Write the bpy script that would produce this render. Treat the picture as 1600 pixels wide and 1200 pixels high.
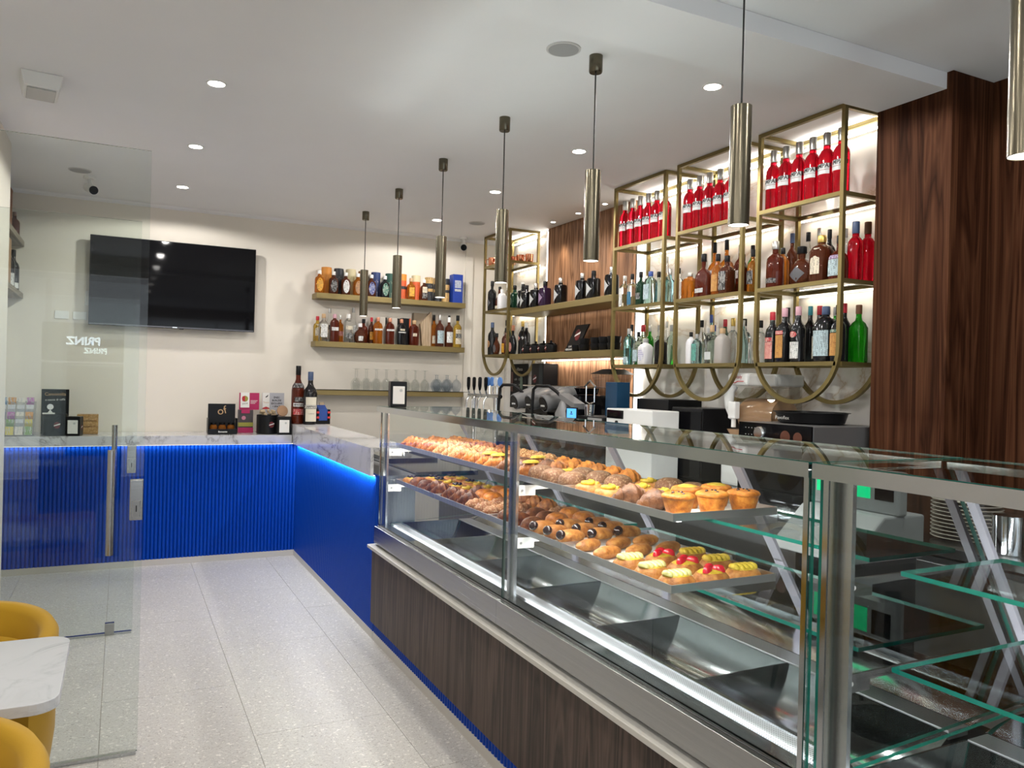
import bpy, math, random
from mathutils import Matrix, Vector
for o in list(bpy.data.objects): bpy.data.objects.remove(o)
random.seed(7)
scene = bpy.context.scene
COL = scene.collection
PI = math.pi

# ---------------------------------------------------------------- camera
F_PX, YAW, PITCH, ROLL = 1222.95, 0.462836, -0.0016917, 0.0256026
def camera():
    cy, sy, cp, sp = math.cos(YAW), math.sin(YAW), math.cos(PITCH), math.sin(PITCH)
    f = Vector((sy*cp, cy*cp, sp)); r = Vector((cy, -sy, 0)); u = r.cross(f)
    c, s = math.cos(ROLL), math.sin(ROLL)
    r2 = r*c + u*s; u2 = u*c - r*s
    cd = bpy.data.cameras.new('camera'); co = bpy.data.objects.new('camera', cd); COL.objects.link(co)
    cd.sensor_fit = 'HORIZONTAL'; cd.sensor_width = 36; cd.lens = 36*F_PX/1600; cd.clip_start = .05
    m = Matrix((r2, u2, -f)).transposed().to_4x4(); m.translation = (0, 0, 1.55)
    co.matrix_world = m; scene.camera = co
camera()

# ---------------------------------------------------------------- world, large lights, exposure
w = bpy.data.worlds.new('world'); scene.world = w; w.use_nodes = True
bg = w.node_tree.nodes['Background']; bg.inputs['Color'].default_value = (.80, .88, 1, 1); bg.inputs['Strength'].default_value = .9
vs = scene.view_settings
vs.view_transform = 'Standard'; vs.look = 'None'; vs.gamma = 1; vs.use_curve_mapping = False; vs.exposure = 0.1

def area(name, loc, rot, sx, sy, power, color=(1, .93, .82), spread=180):
    l = bpy.data.lights.new(name, 'AREA'); l.shape = 'RECTANGLE'; l.size = sx; l.size_y = sy
    l.energy = power; l.color = color; l.spread = math.radians(spread)
    o = bpy.data.objects.new(name, l); COL.objects.link(o); o.location = loc; o.rotation_euler = rot
    return o
# daylight entering through the shop front behind the camera
area('daylight', (.5, -3.9, 1.5), (PI/2, 0, 0), 5.4, 2.5, 50, (.88, .94, 1))

# ---------------------------------------------------------------- materials
MATS = {}
def newmat(name):
    m = bpy.data.materials.new(name); m.use_nodes = True
    nt = m.node_tree; b = nt.nodes['Principled BSDF']
    return m, nt, b
def pm(name, col, rough=.5, metal=0, trans=0, ior=1.45, emit=None, es=0, spec=.5, sheen=0, coat=0, bump=0, bscale=200, alpha=1):
    if name in MATS: return MATS[name]
    m, nt, b = newmat(name)
    b.inputs['Base Color'].default_value = (*col, 1); b.inputs['Roughness'].default_value = rough
    b.inputs['Metallic'].default_value = metal; b.inputs['Transmission Weight'].default_value = trans
    b.inputs['IOR'].default_value = ior; b.inputs['Specular IOR Level'].default_value = spec
    b.inputs['Sheen Weight'].default_value = sheen; b.inputs['Coat Weight'].default_value = coat
    if emit: b.inputs['Emission Color'].default_value = (*emit, 1); b.inputs['Emission Strength'].default_value = es
    if bump:
        n = nt.nodes.new('ShaderNodeTexNoise'); n.inputs['Scale'].default_value = bscale
        t = nt.nodes.new('ShaderNodeTexCoord'); nt.links.new(t.outputs['Object'], n.inputs['Vector'])
        bp = nt.nodes.new('ShaderNodeBump'); bp.inputs['Strength'].default_value = bump; bp.inputs['Distance'].default_value = .002
        nt.links.new(n.outputs['Fac'], bp.inputs['Height']); nt.links.new(bp.outputs['Normal'], b.inputs['Normal'])
    MATS[name] = m; return m
def ramp(nt, pts):
    r = nt.nodes.new('ShaderNodeValToRGB'); e = r.color_ramp.elements
    while len(e) < len(pts): e.new(.5)
    for i, (p, c) in enumerate(pts): e[i].position = p; e[i].color = (*c, 1)
    return r
def coords(nt, scale, pos=True, rot=(0, 0, 0)):
    mp = nt.nodes.new('ShaderNodeMapping'); mp.inputs['Scale'].default_value = scale; mp.inputs['Rotation'].default_value = rot
    if pos:
        g = nt.nodes.new('ShaderNodeNewGeometry'); nt.links.new(g.outputs['Position'], mp.inputs['Vector'])
    else:
        g = nt.nodes.new('ShaderNodeTexCoord'); nt.links.new(g.outputs['Object'], mp.inputs['Vector'])
    return mp.outputs['Vector']
def noise(nt, vec, scale, detail=4, rough=.55, dist=0):
    n = nt.nodes.new('ShaderNodeTexNoise'); n.inputs['Scale'].default_value = scale; n.inputs['Detail'].default_value = detail
    n.inputs['Roughness'].default_value = rough; n.inputs['Distortion'].default_value = dist
    nt.links.new(vec, n.inputs['Vector']); return n.outputs['Fac']
def mixc(nt, fac, a, b, mode='MIX'):
    m = nt.nodes.new('ShaderNodeMix'); m.data_type = 'RGBA'; m.blend_type = mode
    for k, s in ((0, fac), (6, a), (7, b)):
        if hasattr(s, 'is_linked'): nt.links.new(s, m.inputs[k])
        elif k == 0: m.inputs[0].default_value = s
        else: m.inputs[k].default_value = (*s, 1)
    return m.outputs[2]
def bumpn(nt, b, h, strength=.2, dist=.003):
    bp = nt.nodes.new('ShaderNodeBump'); bp.inputs['Strength'].default_value = strength; bp.inputs['Distance'].default_value = dist
    nt.links.new(h, bp.inputs['Height']); nt.links.new(bp.outputs['Normal'], b.inputs['Normal'])

def plaster(name, col, rough=.7, var=.05):
    m, nt, b = newmat(name)
    f = noise(nt, coords(nt, (1, 1, 1)), 1.6, 6)
    c2 = tuple(x*(1-var*2) for x in col)
    r = ramp(nt, [(.3, c2), (.7, col)]); nt.links.new(f, r.inputs[0]); nt.links.new(r.outputs[0], b.inputs['Base Color'])
    b.inputs['Roughness'].default_value = rough
    bumpn(nt, b, noise(nt, coords(nt, (1, 1, 1)), 90, 3), .05)
    return m
def terrazzo(name):
    m, nt, b = newmat(name)
    v = coords(nt, (1, 1.15, 1))
    base = mixc(nt, noise(nt, v, 2.2, 5), (.48, .46, .435), (.55, .53, .50))
    f1 = noise(nt, v, 105, 2, .5, .6); r1 = ramp(nt, [(.585, (0, 0, 0)), (.62, (1, 1, 1))]); nt.links.new(f1, r1.inputs[0])
    c1 = mixc(nt, r1.outputs[0], base, (.40, .37, .34))
    v2 = coords(nt, (1, 2.0, 1), rot=(0, 0, .3))
    f2 = noise(nt, v2, 88, 2, .5, 1.2); r2 = ramp(nt, [(.66, (0, 0, 0)), (.69, (1, 1, 1))]); nt.links.new(f2, r2.inputs[0])
    c2 = mixc(nt, r2.outputs[0], c1, (.15, .13, .12))
    f3 = noise(nt, v, 60, 3, .5, .8); r3 = ramp(nt, [(.60, (0, 0, 0)), (.66, (1, 1, 1))]); nt.links.new(f3, r3.inputs[0])
    c3 = mixc(nt, r3.outputs[0], c2, (.72, .69, .64))
    nt.links.new(c3, b.inputs['Base Color']); b.inputs['Roughness'].default_value = .42; b.inputs['Specular IOR Level'].default_value = .3
    return m
def wood(name, dark, mid, light, axis='z', scale=1.0, rough=.45, spec=.22):
    m, nt, b = newmat(name)
    st = {'z': (9*scale, 9*scale, .55*scale), 'y': (9*scale, .55*scale, 9*scale)}[axis]
    v = coords(nt, st)
    f = noise(nt, v, 1.3, 3, .5, 1.4)
    wv = nt.nodes.new('ShaderNodeMath'); wv.operation = 'MULTIPLY'; wv.inputs[1].default_value = 9; nt.links.new(f, wv.inputs[0])
    fr = nt.nodes.new('ShaderNodeMath'); fr.operation = 'PINGPONG'; fr.inputs[1].default_value = 1; nt.links.new(wv.outputs[0], fr.inputs[0])
    r = ramp(nt, [(0, dark), (.45, mid), (1, light)]); nt.links.new(fr.outputs[0], r.inputs[0])
    st2 = tuple(s*14 if s > 1*scale else s*2 for s in st)
    g = noise(nt, coords(nt, st2), 1, 3); rg = ramp(nt, [(.3, (.62, .62, .62)), (.65, (1.08, 1.08, 1.08))]); nt.links.new(g, rg.inputs[0])
    c = mixc(nt, 1.0, r.outputs[0], rg.outputs[0], 'MULTIPLY')
    nt.links.new(c, b.inputs['Base Color']); b.inputs['Roughness'].default_value = rough; b.inputs['Specular IOR Level'].default_value = spec
    bumpn(nt, b, g, .08, .001)
    return m
def marble(name, base=(.78, .77, .75), vein=(.33, .31, .30), sc=1.0, rough=.18, amt=1.0):
    m, nt, b = newmat(name)
    v = coords(nt, (sc, sc*.6, sc), rot=(.4, .3, .5))
    f = noise(nt, v, 1.6, 8, .6, .9)
    d = nt.nodes.new('ShaderNodeMath'); d.operation = 'SUBTRACT'; d.inputs[1].default_value = .5; nt.links.new(f, d.inputs[0])
    a = nt.nodes.new('ShaderNodeMath'); a.operation = 'ABSOLUTE'; nt.links.new(d.outputs[0], a.inputs[0])
    r = ramp(nt, [(0, (amt, amt, amt)), (.012, (.35*amt,)*3), (.05, (0, 0, 0))]); nt.links.new(a.outputs[0], r.inputs[0])
    msk = noise(nt, coords(nt, (sc, sc, sc)), .9, 3); rm = ramp(nt, [(.40, (0, 0, 0)), (.52, (1, 1, 1))]); nt.links.new(msk, rm.inputs[0])
    k = mixc(nt, 1.0, r.outputs[0], rm.outputs[0], 'MULTIPLY')
    cl = mixc(nt, noise(nt, coords(nt, (1, 1, 1)), 2.5, 5), base, tuple(x*.9 for x in base))
    c = mixc(nt, k, cl, vein)
    nt.links.new(c, b.inputs['Base Color']); b.inputs['Roughness'].default_value = rough
    return m
def thin_glass(name, tint=(.95, .97, .96), ior=1.45, rough=0.0, gl=1.0):
    if name in MATS: return MATS[name]
    m = bpy.data.materials.new(name); m.use_nodes = True; nt = m.node_tree; nt.nodes.clear()
    o = nt.nodes.new('ShaderNodeOutputMaterial'); t = nt.nodes.new('ShaderNodeBsdfTransparent'); t.inputs[0].default_value = (*tint, 1)
    g = nt.nodes.new('ShaderNodeBsdfGlossy'); g.inputs['Roughness'].default_value = rough; g.inputs['Color'].default_value = (gl, gl, gl, 1)
    f = nt.nodes.new('ShaderNodeFresnel'); f.inputs['IOR'].default_value = ior
    gm = nt.nodes.new('ShaderNodeNewGeometry'); inv = nt.nodes.new('ShaderNodeMath'); inv.operation = 'SUBTRACT'; inv.inputs[0].default_value = 1; nt.links.new(gm.outputs['Backfacing'], inv.inputs[1])
    mu = nt.nodes.new('ShaderNodeMath'); mu.operation = 'MULTIPLY'; nt.links.new(f.outputs[0], mu.inputs[0]); nt.links.new(inv.outputs[0], mu.inputs[1])
    mx = nt.nodes.new('ShaderNodeMixShader'); nt.links.new(mu.outputs[0], mx.inputs[0]); nt.links.new(t.outputs[0], mx.inputs[1]); nt.links.new(g.outputs[0], mx.inputs[2])
    nt.links.new(mx.outputs[0], o.inputs['Surface']); MATS[name] = m; return m
def steel(name, col=(.62, .63, .64), rough=.22, stretch=(2, 2, 160)):
    m, nt, b = newmat(name)
    f = noise(nt, coords(nt, stretch), 1, 4)
    r = ramp(nt, [(.3, tuple(c*.85 for c in col)), (.7, col)]); nt.links.new(f, r.inputs[0]); nt.links.new(r.outputs[0], b.inputs['Base Color'])
    b.inputs['Metallic'].default_value = 1
    rr = ramp(nt, [(.3, (rough*.8,)*3), (.7, (rough*1.25,)*3)]); nt.links.new(f, rr.inputs[0]); nt.links.new(rr.outputs[0], b.inputs['Roughness'])
    return m
def crust(name, a, b_, c, sc=42):
    m, nt, b = newmat(name)
    v = coords(nt, (1, 1, 1), pos=True)
    r = ramp(nt, [(.30, a), (.5, b_), (.72, c)]); nt.links.new(noise(nt, v, sc, 4, .6), r.inputs[0])
    oi = nt.nodes.new('ShaderNodeObjectInfo'); rr = ramp(nt, [(0, (.72, .68, .64)), (1, (1.1, 1.1, 1.1))]); nt.links.new(oi.outputs['Random'], rr.inputs[0])
    nt.links.new(mixc(nt, 1.0, r.outputs[0], rr.outputs[0], 'MULTIPLY'), b.inputs['Base Color'])
    b.inputs['Roughness'].default_value = .40; b.inputs['Specular IOR Level'].default_value = .35
    bumpn(nt, b, noise(nt, v, 120, 4, .6), .6, .005)
    return m
def dusted(name, a, dust=(.85, .8, .75), thr=.5):
    m, nt, b = newmat(name)
    v = coords(nt, (1, 1, 1))
    n = noise(nt, v, 140, 4, .7); r = ramp(nt, [(thr-.06, (0, 0, 0)), (thr+.1, (1, 1, 1))]); nt.links.new(n, r.inputs[0])
    base = mixc(nt, noise(nt, v, 30, 3), tuple(x*.55 for x in a), a)
    nt.links.new(mixc(nt, r.outputs[0], base, dust), b.inputs['Base Color']); b.inputs['Roughness'].default_value = .7
    return m
def printed(name, paper, ink, sc=70, thr=.52):
    """paper with small rows of printed marks"""
    key = name
    if key in MATS: return MATS[key]
    m, nt, b = newmat(name)
    wv = nt.nodes.new('ShaderNodeTexWave'); wv.bands_direction = 'Z'; wv.inputs['Scale'].default_value = sc*.55; nt.links.new(coords(nt, (1, 1, 1), pos=False), wv.inputs['Vector'])
    n = noise(nt, coords(nt, (1, 1, .25), pos=False), sc*2.2, 2)
    r1 = ramp(nt, [(.55, (0, 0, 0)), (.65, (1, 1, 1))]); nt.links.new(wv.outputs['Fac'], r1.inputs[0])
    r2 = ramp(nt, [(thr, (0, 0, 0)), (thr+.04, (1, 1, 1))]); nt.links.new(n, r2.inputs[0])
    k = mixc(nt, 1.0, r1.outputs[0], r2.outputs[0], 'MULTIPLY')
    nt.links.new(mixc(nt, k, paper, ink), b.inputs['Base Color']); b.inputs['Roughness'].default_value = .5
    MATS[key] = m; return m

WALL = plaster('wall paint', (.74, .69, .61), var=.015)
CEIL = plaster('ceiling paint', (.80, .80, .81), .75, .015)
TILE = terrazzo('terrazzo tile')
GROUT = pm('grout', (.36, .32, .28), .8)
WALNUT_CASE = wood('walnut panel greyish', (.030, .019, .014), (.060, .038, .029), (.095, .063, .049))
WALNUT = wood('walnut pillar', (.028, .0095, .0042), (.056, .020, .009), (.090, .036, .017), scale=.7, rough=.6, spec=.06)
WALNUT_B = wood('walnut back panel', (.15, .075, .040), (.28, .145, .078), (.40, .22, .125), scale=1.1, spec=.1)
MARBLE = marble('white marble slab', (.62, .62, .63), (.22, .21, .21), 1.6, .16)
MARBLE_W = marble('wall marble', (.74, .72, .69), (.50, .40, .30), 1.2, .2)
MARBLE_T = marble('table marble', (.60, .61, .63), (.45, .46, .48), 3.0, .25)
BLUE = pm('blue lacquer', (.0005, .046, .36), .38, spec=.2)
GOLD = pm('satin brass', (.215, .165, .062), .40, .7)
GOLDF = pm('brass shelf lacquer', (.245, .187, .075), .45, .5)
BRONZE = pm('bronze lacquer', (.125, .110, .076), .24, .8)
STEEL = steel('brushed steel', (.40, .40, .40))
STEELM = pm('mirror steel', (.50, .52, .54), .11, 1)
STEELD = pm('deck steel', (.60, .62, .64), .13, 1)
CHROME = pm('chrome', (.75, .76, .78), .08, 1)
BLACK = pm('black plastic', (.008, .008, .009), .35, spec=.25)
BLACKM = pm('black matte', (.008, .008, .009), .6, spec=.2)
BLACKG = pm('black gloss', (.004, .004, .005), .04, spec=.22)
WHITE = pm('white plastic', (.78, .78, .76), .35)
PAPER = pm('white paper', (.80, .79, .76), .6)
GREYP = pm('grey plastic', (.30, .30, .30), .4)
CORD = pm('black cord', (.01, .01, .01), .5)
LED = pm('led strip', (1, .95, .85), emit=(1, .95, .86), es=5)
LEDC = pm('led cool', (1, 1, 1), emit=(1, .97, .92), es=10)
LAMP = pm('lamp glow', (1, 1, 1), emit=(1, .95, .88), es=22)
GLASSD = thin_glass('door glass', (.925, .95, .935), 1.42)
GLASSC = thin_glass('case glass', (.965, .98, .975), 1.33)
GLASST = thin_glass('case top glass', (.84, .89, .87), 1.6)
GLASSS = thin_glass('shelf glass', (.93, .96, .95), 1.4)
GEDGE = pm('glass edge', (.006, .13, .10), .12, trans=.15, spec=.5)
GEDGE2 = pm('glass edge dark', (.05, .08, .07), .15, trans=.2)
CLEARB = thin_glass('clear bottle glass', (.70, .74, .73), 1.55)
STEM = thin_glass('stemware glass', (.93, .94, .935), 1.55)
ACRYL = pm('frosted acrylic', (.50, .48, .56), .25, trans=.45)
YELLOW = pm('yellow velvet', (.46, .255, .004), .8, sheen=.12, bump=.2, bscale=500)

# ---------------------------------------------------------------- mesh helpers
class G:
    def __init__(s): s.v = []; s.f = []; s.m = []
    def quad(s, pts, m=0):
        n = len(s.v); s.v += [tuple(p) for p in pts]; s.f.append(tuple(range(n, n+len(pts)))); s.m.append(m); return s
    def box(s, x0, x1, y0, y1, z0, z1, m=0, sidem=None):
        n = len(s.v)
        s.v += [(x, y, z) for z in (z0, z1) for y in (y0, y1) for x in (x0, x1)]
        F = [(0, 2, 3, 1), (4, 5, 7, 6), (0, 1, 5, 4), (2, 6, 7, 3), (0, 4, 6, 2), (1, 3, 7, 5)]
        s.f += [tuple(n+i for i in q) for q in F]
        ms = [m]*6
        if sidem is not None:
            d = [x1-x0, y1-y0, z1-z0]; thin = d.index(min(d))
            ax = [2, 2, 1, 1, 0, 0]
            ms = [m if ax[i] == thin else sidem for i in range(6)]
        s.m += ms; return s
    def loft(s, rings, m=0, cap0=True, cap1=True, closed=True):
        n = len(s.v); k = len(rings[0])
        for r in rings: s.v += [tuple(p) for p in r]
        for i in range(len(rings)-1):
            for j in range(k if closed else k-1):
                a = n+i*k+j; b = n+i*k+(j+1) % k
                s.f.append((a, b, b+k, a+k)); s.m.append(m)
        if cap0: s.f.append(tuple(n+j for j in reversed(range(k)))); s.m.append(m)
        if cap1: s.f.append(tuple(n+(len(rings)-1)*k+j for j in range(k))); s.m.append(m)
        return s
    def lathe(s, prof, seg=20, cx=0, cy=0, cz=0, m=0, cap0=True, cap1=True):
        return s.loft([[(cx+r*math.cos(2*PI*j/seg), cy+r*math.sin(2*PI*j/seg), cz+z) for j in range(seg)] for r, z in prof], m, cap0, cap1)
    def tube(s, path, r, seg=8, m=0, closed=False, flat=None):
        P = [Vector(p) for p in path]; rings = []; N = len(P); up = None
        for i in range(N):
            if closed: t = P[(i+1) % N]-P[i-1]
            else: t = P[min(i+1, N-1)]-P[max(i-1, 0)]
            t.normalize()
            if up is None:
                up = Vector((0, 0, 1)) if abs(t.z) < .9 else Vector((1, 0, 0))
            a = t.cross(up).normalized(); b = a.cross(t).normalized(); up = b
            rr = r[i] if isinstance(r, (list, tuple)) else r
            rings.append([P[i]+a*rr*math.cos(2*PI*j/seg)+b*rr*math.sin(2*PI*j/seg) for j in range(seg)])
        if closed: rings.append(rings[0]); return s.loft(rings, m, False, False)
        return s.loft(rings, m)
    def sweep(s, path, side, w, t, m=0):
        """flat bar of width w along 'side' and thickness t along path normal, path in a plane perpendicular to side"""
        P = [Vector(p) for p in path]; S = Vector(side).normalized(); rings = []
        for i in range(len(P)):
            tg = (P[min(i+1, len(P)-1)]-P[max(i-1, 0)]).normalized(); n = S.cross(tg).normalized()
            rings.append([P[i]+S*a*w/2+n*b*t/2 for a, b in ((-1, -1), (1, -1), (1, 1), (-1, 1))])
        return s.loft(rings, m)
    def prism(s, poly, ax, a, b, m=0):
        """extrude 2-D polygon along axis ax from a to b"""
        def P(p, q):
            return {'x': (q, p[0], p[1]), 'y': (p[0], q, p[1]), 'z': (p[0], p[1], q)}[ax]
        return s.loft([[P(p, a) for p in poly], [P(p, b) for p in poly]], m)
    def add(s, o, M=None):
        n = len(s.v); s.v += [tuple(M @ Vector(p)) if M else p for p in o.v]
        s.f += [tuple(n+i for i in q) for q in o.f]; s.m += o.m; return s
def mesh(name, g, mats, smooth=0):
    me = bpy.data.meshes.new(name); me.from_pydata(g.v, [], g.f)
    for m in (mats if isinstance(mats, (list, tuple)) else [mats]): me.materials.append(m)
    me.polygons.foreach_set('material_index', g.m)
    if smooth:
        me.polygons.foreach_set('use_smooth', [True]*len(g.f)); me.set_sharp_from_angle(angle=math.radians(smooth))
    me.update(); return me
def link(name, me, parent=None, loc=(0, 0, 0), rot=(0, 0, 0)):
    o = bpy.data.objects.new(name, me); COL.objects.link(o); o.location = loc; o.rotation_euler = rot
    if parent: o.parent = parent
    return o
def fixn(me):
    import bmesh
    b = bmesh.new(); b.from_mesh(me); bmesh.ops.recalc_face_normals(b, faces=b.faces); b.to_mesh(me); b.free()
def ob(name, g, mats, parent=None, smooth=0, loc=(0, 0, 0), rot=(0, 0, 0), bevel=0, seg=2):
    me = mesh(name, g, mats, smooth); fixn(me)
    o = link(name, me, parent, loc, rot)
    if bevel:
        md = o.modifiers.new('bevel', 'BEVEL'); md.width = bevel; md.segments = seg; md.limit_method = 'ANGLE'
    return o
def tag(o, label, cat, group=None):
    o['label'] = label; o['category'] = cat
    if group: o['group'] = group
    return o
def thing(name, label, cat, loc=(0, 0, 0), rz=0, group=None):
    o = bpy.data.objects.new(name, None); COL.objects.link(o); o.location = loc; o.rotation_euler = (0, 0, rz); o.empty_display_size = .05
    return tag(o, label, cat, group)
def struct(name, g, mats, parent=None, **k):
    o = ob(name, g, mats, parent, **k)
    if not parent: o['kind'] = 'structure'
    return o
def dup(root, loc=None, rz=None, label=None, group=None):
    r = root.copy(); COL.objects.link(r)
    if loc is not None: r.location = loc
    if rz is not None: r.rotation_euler = (0, 0, rz)
    if label: r['label'] = label
    if group: r['group'] = group
    for ch in list(root.children):
        c = ch.copy(); COL.objects.link(c); c.parent = r
        for q in ch.children:
            d = q.copy(); COL.objects.link(d); d.parent = c
    return r
_txt = {}
def text_geo(s, size, bold=0.0):
    """lettering as flat mesh data, centred, in the local XZ plane facing -Y"""
    k = (s, size, bold)
    if k in _txt: return _txt[k]
    c = bpy.data.curves.new('lettering', 'FONT'); c.body = s; c.size = size; c.align_x = 'CENTER'; c.align_y = 'CENTER'; c.offset = bold; c.resolution_u = 3
    o = bpy.data.objects.new('lettering', c); COL.objects.link(o)
    dg = bpy.context.evaluated_depsgraph_get(); me = o.evaluated_get(dg).to_mesh()
    g = G(); g.v = [(v.co.x, 0, v.co.y) for v in me.vertices]; g.f = [tuple(p.vertices) for p in me.polygons]; g.m = [0]*len(g.f)
    o.evaluated_get(dg).to_mesh_clear(); bpy.data.objects.remove(o); bpy.data.curves.remove(c)
    _txt[k] = g; return g
def lettering(s, size, mat, parent, loc, rz=0, bold=0, tilt=0, bend=0, rx=0):
    g0 = text_geo(s, size, bold); g = G(); g.f = list(g0.f); g.m = list(g0.m)
    ct, st = math.cos(tilt), math.sin(tilt)
    for x, y, z in g0.v:
        x, z = x*ct-z*st, x*st+z*ct
        if bend: a = x/bend; g.v.append((bend*math.sin(a), -bend*math.cos(a), z))
        else: g.v.append((x, 0, z))
    me = mesh('lettering', g, mat)
    return link('lettering', me, parent, loc, (rx, 0, rz))
# ---------------------------------------------------------------- room shell
H = 3.0
CW, CE = 1.385, 6.94           # blue panel faces: bar leg (x) and rear counter (y)
fl = struct('floor', G().box(-2.6, 3.75, -4, 7.55, -.12, -.004), GROUT)
TX, TY, GAP = .5945, 1.19, .0010
for i in range(-4, 3):
    x0 = -.05+i*TX; x1 = min(x0+TX, CW-.012)
    if x1-x0 < .05: continue
    off = 3.497 if i % 2 else 4.12
    for j in range(-6, 4):
        y0 = off+j*TY; y1 = min(y0+TY, CE-.012)
        if y1-y0 < .05 or y0 < -1.8 or x0 < -2.6: continue
        ob('floor_tile', G().box(x0+GAP, x1-GAP, y0+GAP, y1-GAP, -.012, 0), TILE, fl)
struct('ceiling', G().box(-2.6, 3.75, -4, 7.55, H, H+.12), CEIL)
struct('trim_1', G().box(-2.6, 3.30, 2.30, 2.66, 2.925, H-.001), CEIL)          # ceiling beam
struct('trim_2', G().prism([(7.4, 2.972), (7.4, H-.001), (7.362, H-.001), (7.375, 2.985)], 'x', -.95, 3.6), CEIL)   # cornice
struct('wall_back', G().box(-1.3, 3.75, 7.4, 7.55, 0, H), WALL)
struct('wall_right', G().box(3.6, 3.75, 2.66, 7.4, 0, H), MARBLE_W)
struct('wall_left', G().box(-1.10, -.665, 5.2, 5.95, 0, H).box(-1.10, -.95, 5.95, 7.4, 0, H), WALL)
struct('wall_left_far', G().box(-2.75, -2.6, -4, 5.35, 0, H).box(-2.6, -1.10, 5.2, 5.35, 0, H), WALL)
struct('wall_front', G().box(-2.6, 3.59, -4.15, -4, 0, .25).box(-2.6, 3.59, -4.15, -4, 2.75, H).box(-2.6, -2.2, -4.15, -4, .25, 2.75).box(3.2, 3.59, -4.15, -4, .25, 2.75), WALL)
wn = struct('window_1', G().box(-2.2, 3.2, -4.09, -4.08, .25, 2.75), thin_glass('shop window glass', (.9, .93, .92)))
fr = G()
for x in (-2.2, -.85, .5, 1.85, 3.14): fr.box(x, x+.06, -4.12, -4.05, .25, 2.75)
fr.box(-2.14, 3.14, -4.12, -4.05, .25, .31).box(-2.14, 3.14, -4.12, -4.05, 2.69, 2.75)
ob('window_frame', fr, BLACKM, wn)
# walnut pillar and wood wall beside it
pl = struct('trim_3', G().box(3.30, 3.74, 2.27, 2.66, 0, H-.001), WALNUT)
struct('trim_4', G().box(3.59, 3.74, -4, 2.268, 0, H-.001), WALNUT)
# wood back panel of single boards
wp = struct('trim_5', G().box(3.575, 3.598, 5.05, 6.43, .95, H-.002), BLACKM)
nb = 12
for i in range(nb):
    a = 5.05+1.38/nb*i
    ob('board', G().box(3.55, 3.575, a+.0012, a+1.38/nb-.0012, .95, H-.002), WALNUT_B, wp)
# pilaster strip in the corner next to the shelf rack
struct('trim_6', G().box(3.12, 3.20, 7.372, 7.4, 1.05, 2.96), WALL)
# glowing vertical strips beside the wood panel; corner-side glow stands for lit marble
for n, y in ((7, 4.985), (8, 6.445)):
    struct('trim_%d' % n, G().box(3.575, 3.598, y, y+.05, .96, 2.985), LED)

# glass sliding doors
def glass_door(n, y, patch, x0):
    d = struct('door_%d' % n, G().box(x0, .09, y-.005, y+.005, .012, 2.455, 0, 1), [GLASSD, GEDGE2])
    ob('handle', G().tube([(-.028, y-.055, .828), (-.028, y-.055, 1.243)], .0145, 16, 0), STEEL, d, smooth=40)
    h2 = G()
    for z in (.90, 1.17): h2.tube([(-.028, y-.055, z), (-.028, y-.004, z)], .006, 10)
    ob('handle_standoff', h2, CHROME, d, smooth=40)
    lp = ob('lock_plate', G().box(.040, .0895, y-.016, y+.016, .955, 1.118), STEEL, d, bevel=.003)
    ob('lock_cylinder', G().box(.050, .080, y-.020, y-.0155, .967, 1.035), STEELM, lp, bevel=.004)
    ob('key_slot', G().box(.063, .067, y-.0215, y-.0195, .99, 1.015), BLACK, lp)
    ob('bottom_rail', G().box(x0, .085, y-.012, y+.012, .0005, .014), STEELM, d)
    if patch: ob('floor_guide', G().box(-.056, -.006, y-.016, y+.016, .001, .072), STEEL, d, bevel=.002)
    return d
glass_door(1, 3.52, False, -1.6)
glass_door(2, 5.18, True, -1.2)
struct('trim_9', G().box(-.70, -.652, 5.08, 5.13, 0, 2.45), pm('door profile', (.55, .57, .58), .35, .6))

# ---------------------------------------------------------------- counters
def ribs(a, b, d, depth, pitch=.0285):
    n = int(round((b-a)/pitch)); p = (b-a)/n; out = []
    for i in range(n):
        for k in range(6):
            t = k/6; out.append((a+(i+t)*p, d-depth*math.sqrt(max(0, 1-(2*t-1)**2))))
    out.append((b, d)); return out
# rear counter under the television
rc = thing('rear_counter', 'blue ribbed counter with white marble top running under the television', 'counter', (0, 0, 0))
pr = ribs(-.94, 1.38, CE, .0145)
g = G(); g.loft([[(x, y, z) for x, y in pr] for z in (.05, .972)], 0, False, False, closed=False)
g.box(-.94, 1.38, CE+.002, 7.39, .05, .972)
ob('ribbed_front', g, BLUE, rc, smooth=60)
ob('worktop', G().box(-.94, 1.330, CE-.045, 7.395, .973, 1.05).box(1.330, 1.62, 7.066, 7.395, .973, 1.05), MARBLE, rc, bevel=.002)
ob('plinth', G().box(-.94, 1.38, CE-.012, CE+.03, 0, .05), pm('plinth stone', (.52, .49, .45), .35), rc)
ob('led_strip', G().box(-.9, 1.34, CE-.034, CE-.022, .9715, .9728), LED, rc)
area('rear counter led', (.22, CE-.024, .965), (math.radians(8), 0, 0), 2.2, .01, 1.2, (.9, .95, 1))
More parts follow.
